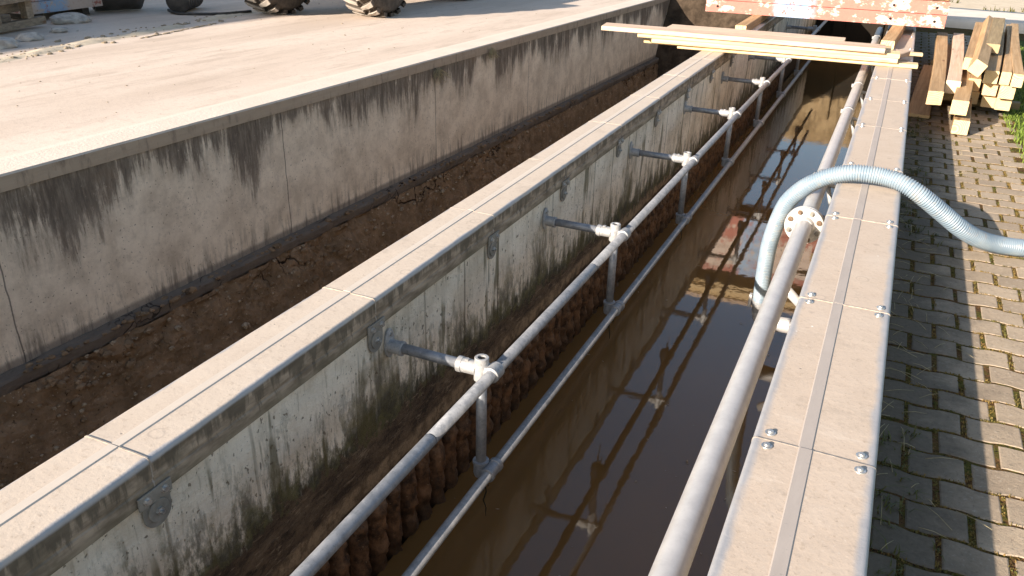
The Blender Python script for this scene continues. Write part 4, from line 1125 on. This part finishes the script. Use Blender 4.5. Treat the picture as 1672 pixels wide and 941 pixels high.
# heavy pallet at the left edge
zg = yz_(7); T = thing('timber_pallet', (-10.1, 7.0, zg), 'old brown timber pallet with tall blocks at the left edge of the yard', 'pallet')
rotz = Matrix.Translation((-9.98, 7.62, zg)) @ Matrix.Rotation(rad(16), 4, 'Z')
def pp(name, *a, m='pallet'):
    b = B(); box(b, *a, .006, mat=rotz); return obj(name, b, MT[m], T)
for x in (-.12, -.62, -1.12): pp('runner', x-.1, x, -1.5, .02, .03, .125)
for x in (-.12, -.62, -1.12):
    for y in (-.20, -.78, -1.38): pp('block', x-.1, x-.005, y-.1, y+.02, .127, .355)
for x in (-.30, -.80): pp('inner_board', x-.03, x, -1.45, -.05, .2, .3)
for k in range(4): pp('deck_board', -1.2+k*.305, -1.2+k*.305+.29, -1.5, -.14, .357, .50)

# low rubble along the shadow line
def rock(bm, x, y, z, r, fl=.6):
    g = B(); bmesh.ops.create_icosphere(g, subdivisions=3, radius=1)
    o = R.uniform(0, 99)
    for v in g.verts:
        k = 1 + .35*nz(v.co.x+o, v.co.y, v.co.z, 1.1) + .15*nz(v.co.x+o, v.co.y, v.co.z, 3) + .07*nz(v.co.x+o, v.co.y, v.co.z, 8)
        v.co = Vector((x + v.co.x*r*k, y + v.co.y*r*k*1.3, z + v.co.z*r*k*fl))
    merge(bm, g)
GR = 'rubble lumps by the pallet'
for (x, y, r, lab) in ((-9.05, 6.15, .17, 'largest pale rubble lump in front of the pallet at the left edge'), (-9.28, 6.72, .12, 'smaller grey rubble lump right of the largest, before the pallet'), (-10.25, 8.05, .20, 'pale broken slab lying between the pallet and the digger bucket'), (-9.55, 7.35, .08, 'low crumbled rubble strip at the foot of the pallet')):
    b = B(); rock(b, x, y, yz_(y)+.03, r, .5)
    for _ in range(6): rock(b, x+R.gauss(0, r*.7), y+R.gauss(0, r), yz_(y)+.005, r*R.uniform(.15, .4), .6)
    tag(obj('rubble', b, MT['rubble'], origin=(x, y, yz_(y)), smooth=True), lab, 'rubble', GR)
b = B()
for _ in range(260):
    t_ = R.random(); y = 5.3 + t_*5.2; x = -8.25 - (y-5.3)*.22 + R.gauss(0, .13)
    rock(b, x, y, yz_(y)+.004, abs(R.gauss(.006, .010))+.005, .6)
for _ in range(36):                       # dotted row of holes filled with dark gravel
    t_ = _/35; y = 7.55+1.6*t_; x = -8.40-.30*t_
    rock(b, x+R.gauss(0, .008), y, yz_(y)+.003, R.uniform(.012, .026), .5)
for _ in range(160):
    y = R.uniform(2.5, 14); x = R.uniform(-9.5, -5.4); rock(b, x, y, yz_(y)+.001, abs(R.gauss(0, .004))+.003, .6)
tag(obj('gravel', b, MT['soil']), 'loose gravel and grit strewn along the edge of the pale yard', 'gravel', kind='stuff')
b = B()
def crust(u, v):
    y = 4.6 + u*6.4; xc = -8.33 - .20*(y-5.6) + .06*nz(y, 1, 1, 1.6)
    h = .06*max(0, .35+nz(y, 4, 2, 1.5))*math.sin(math.pi*v)**1.3 + .012*nz(y*2, v*3, 3, 3)*math.sin(math.pi*v)
    return Vector((xc + (v-.5)*.34, y, yz_(y)-.006 + h))
grid(b, crust, 220, 12); tag(obj('spoil_ridge', b, MT['sand']), kind='structure')
# unseen building added west of the yard, sized to cast the long shade band
T = thing('shade_hall', (-21, -8, 0), 'plain plastered block out of view, added to throw the long shade over the yard', 'building')
b = B(); box(b, -25.5, -16.3, -24, -2.4, -.3, 6.3); obj('wall', b, MT['shade_hall'], T)
b = B()
for q in (-1,):
    vs_ = [(-25.9, -24.4, 6.302), (-16.1, -24.4, 6.302), (-16.1, -2.2, 6.302), (-25.9, -2.2, 6.302), (-21, -24.4, 7.4), (-21, -2.2, 7.4)]
    V = [b.verts.new(v) for v in vs_]
    for f in ((0, 1, 4), (3, 5, 2), (1, 2, 5, 4), (0, 4, 5, 3), (0, 3, 2, 1)): b.faces.new([V[i] for i in f])
obj('roof', b, MT['roof'], T)
for y in (-20, -14, -9, -5):
    b = B(); box(b, -16.298, -16.27, y, y+1.6, 1.2, 2.6); obj('window', b, MT['glass'], T)
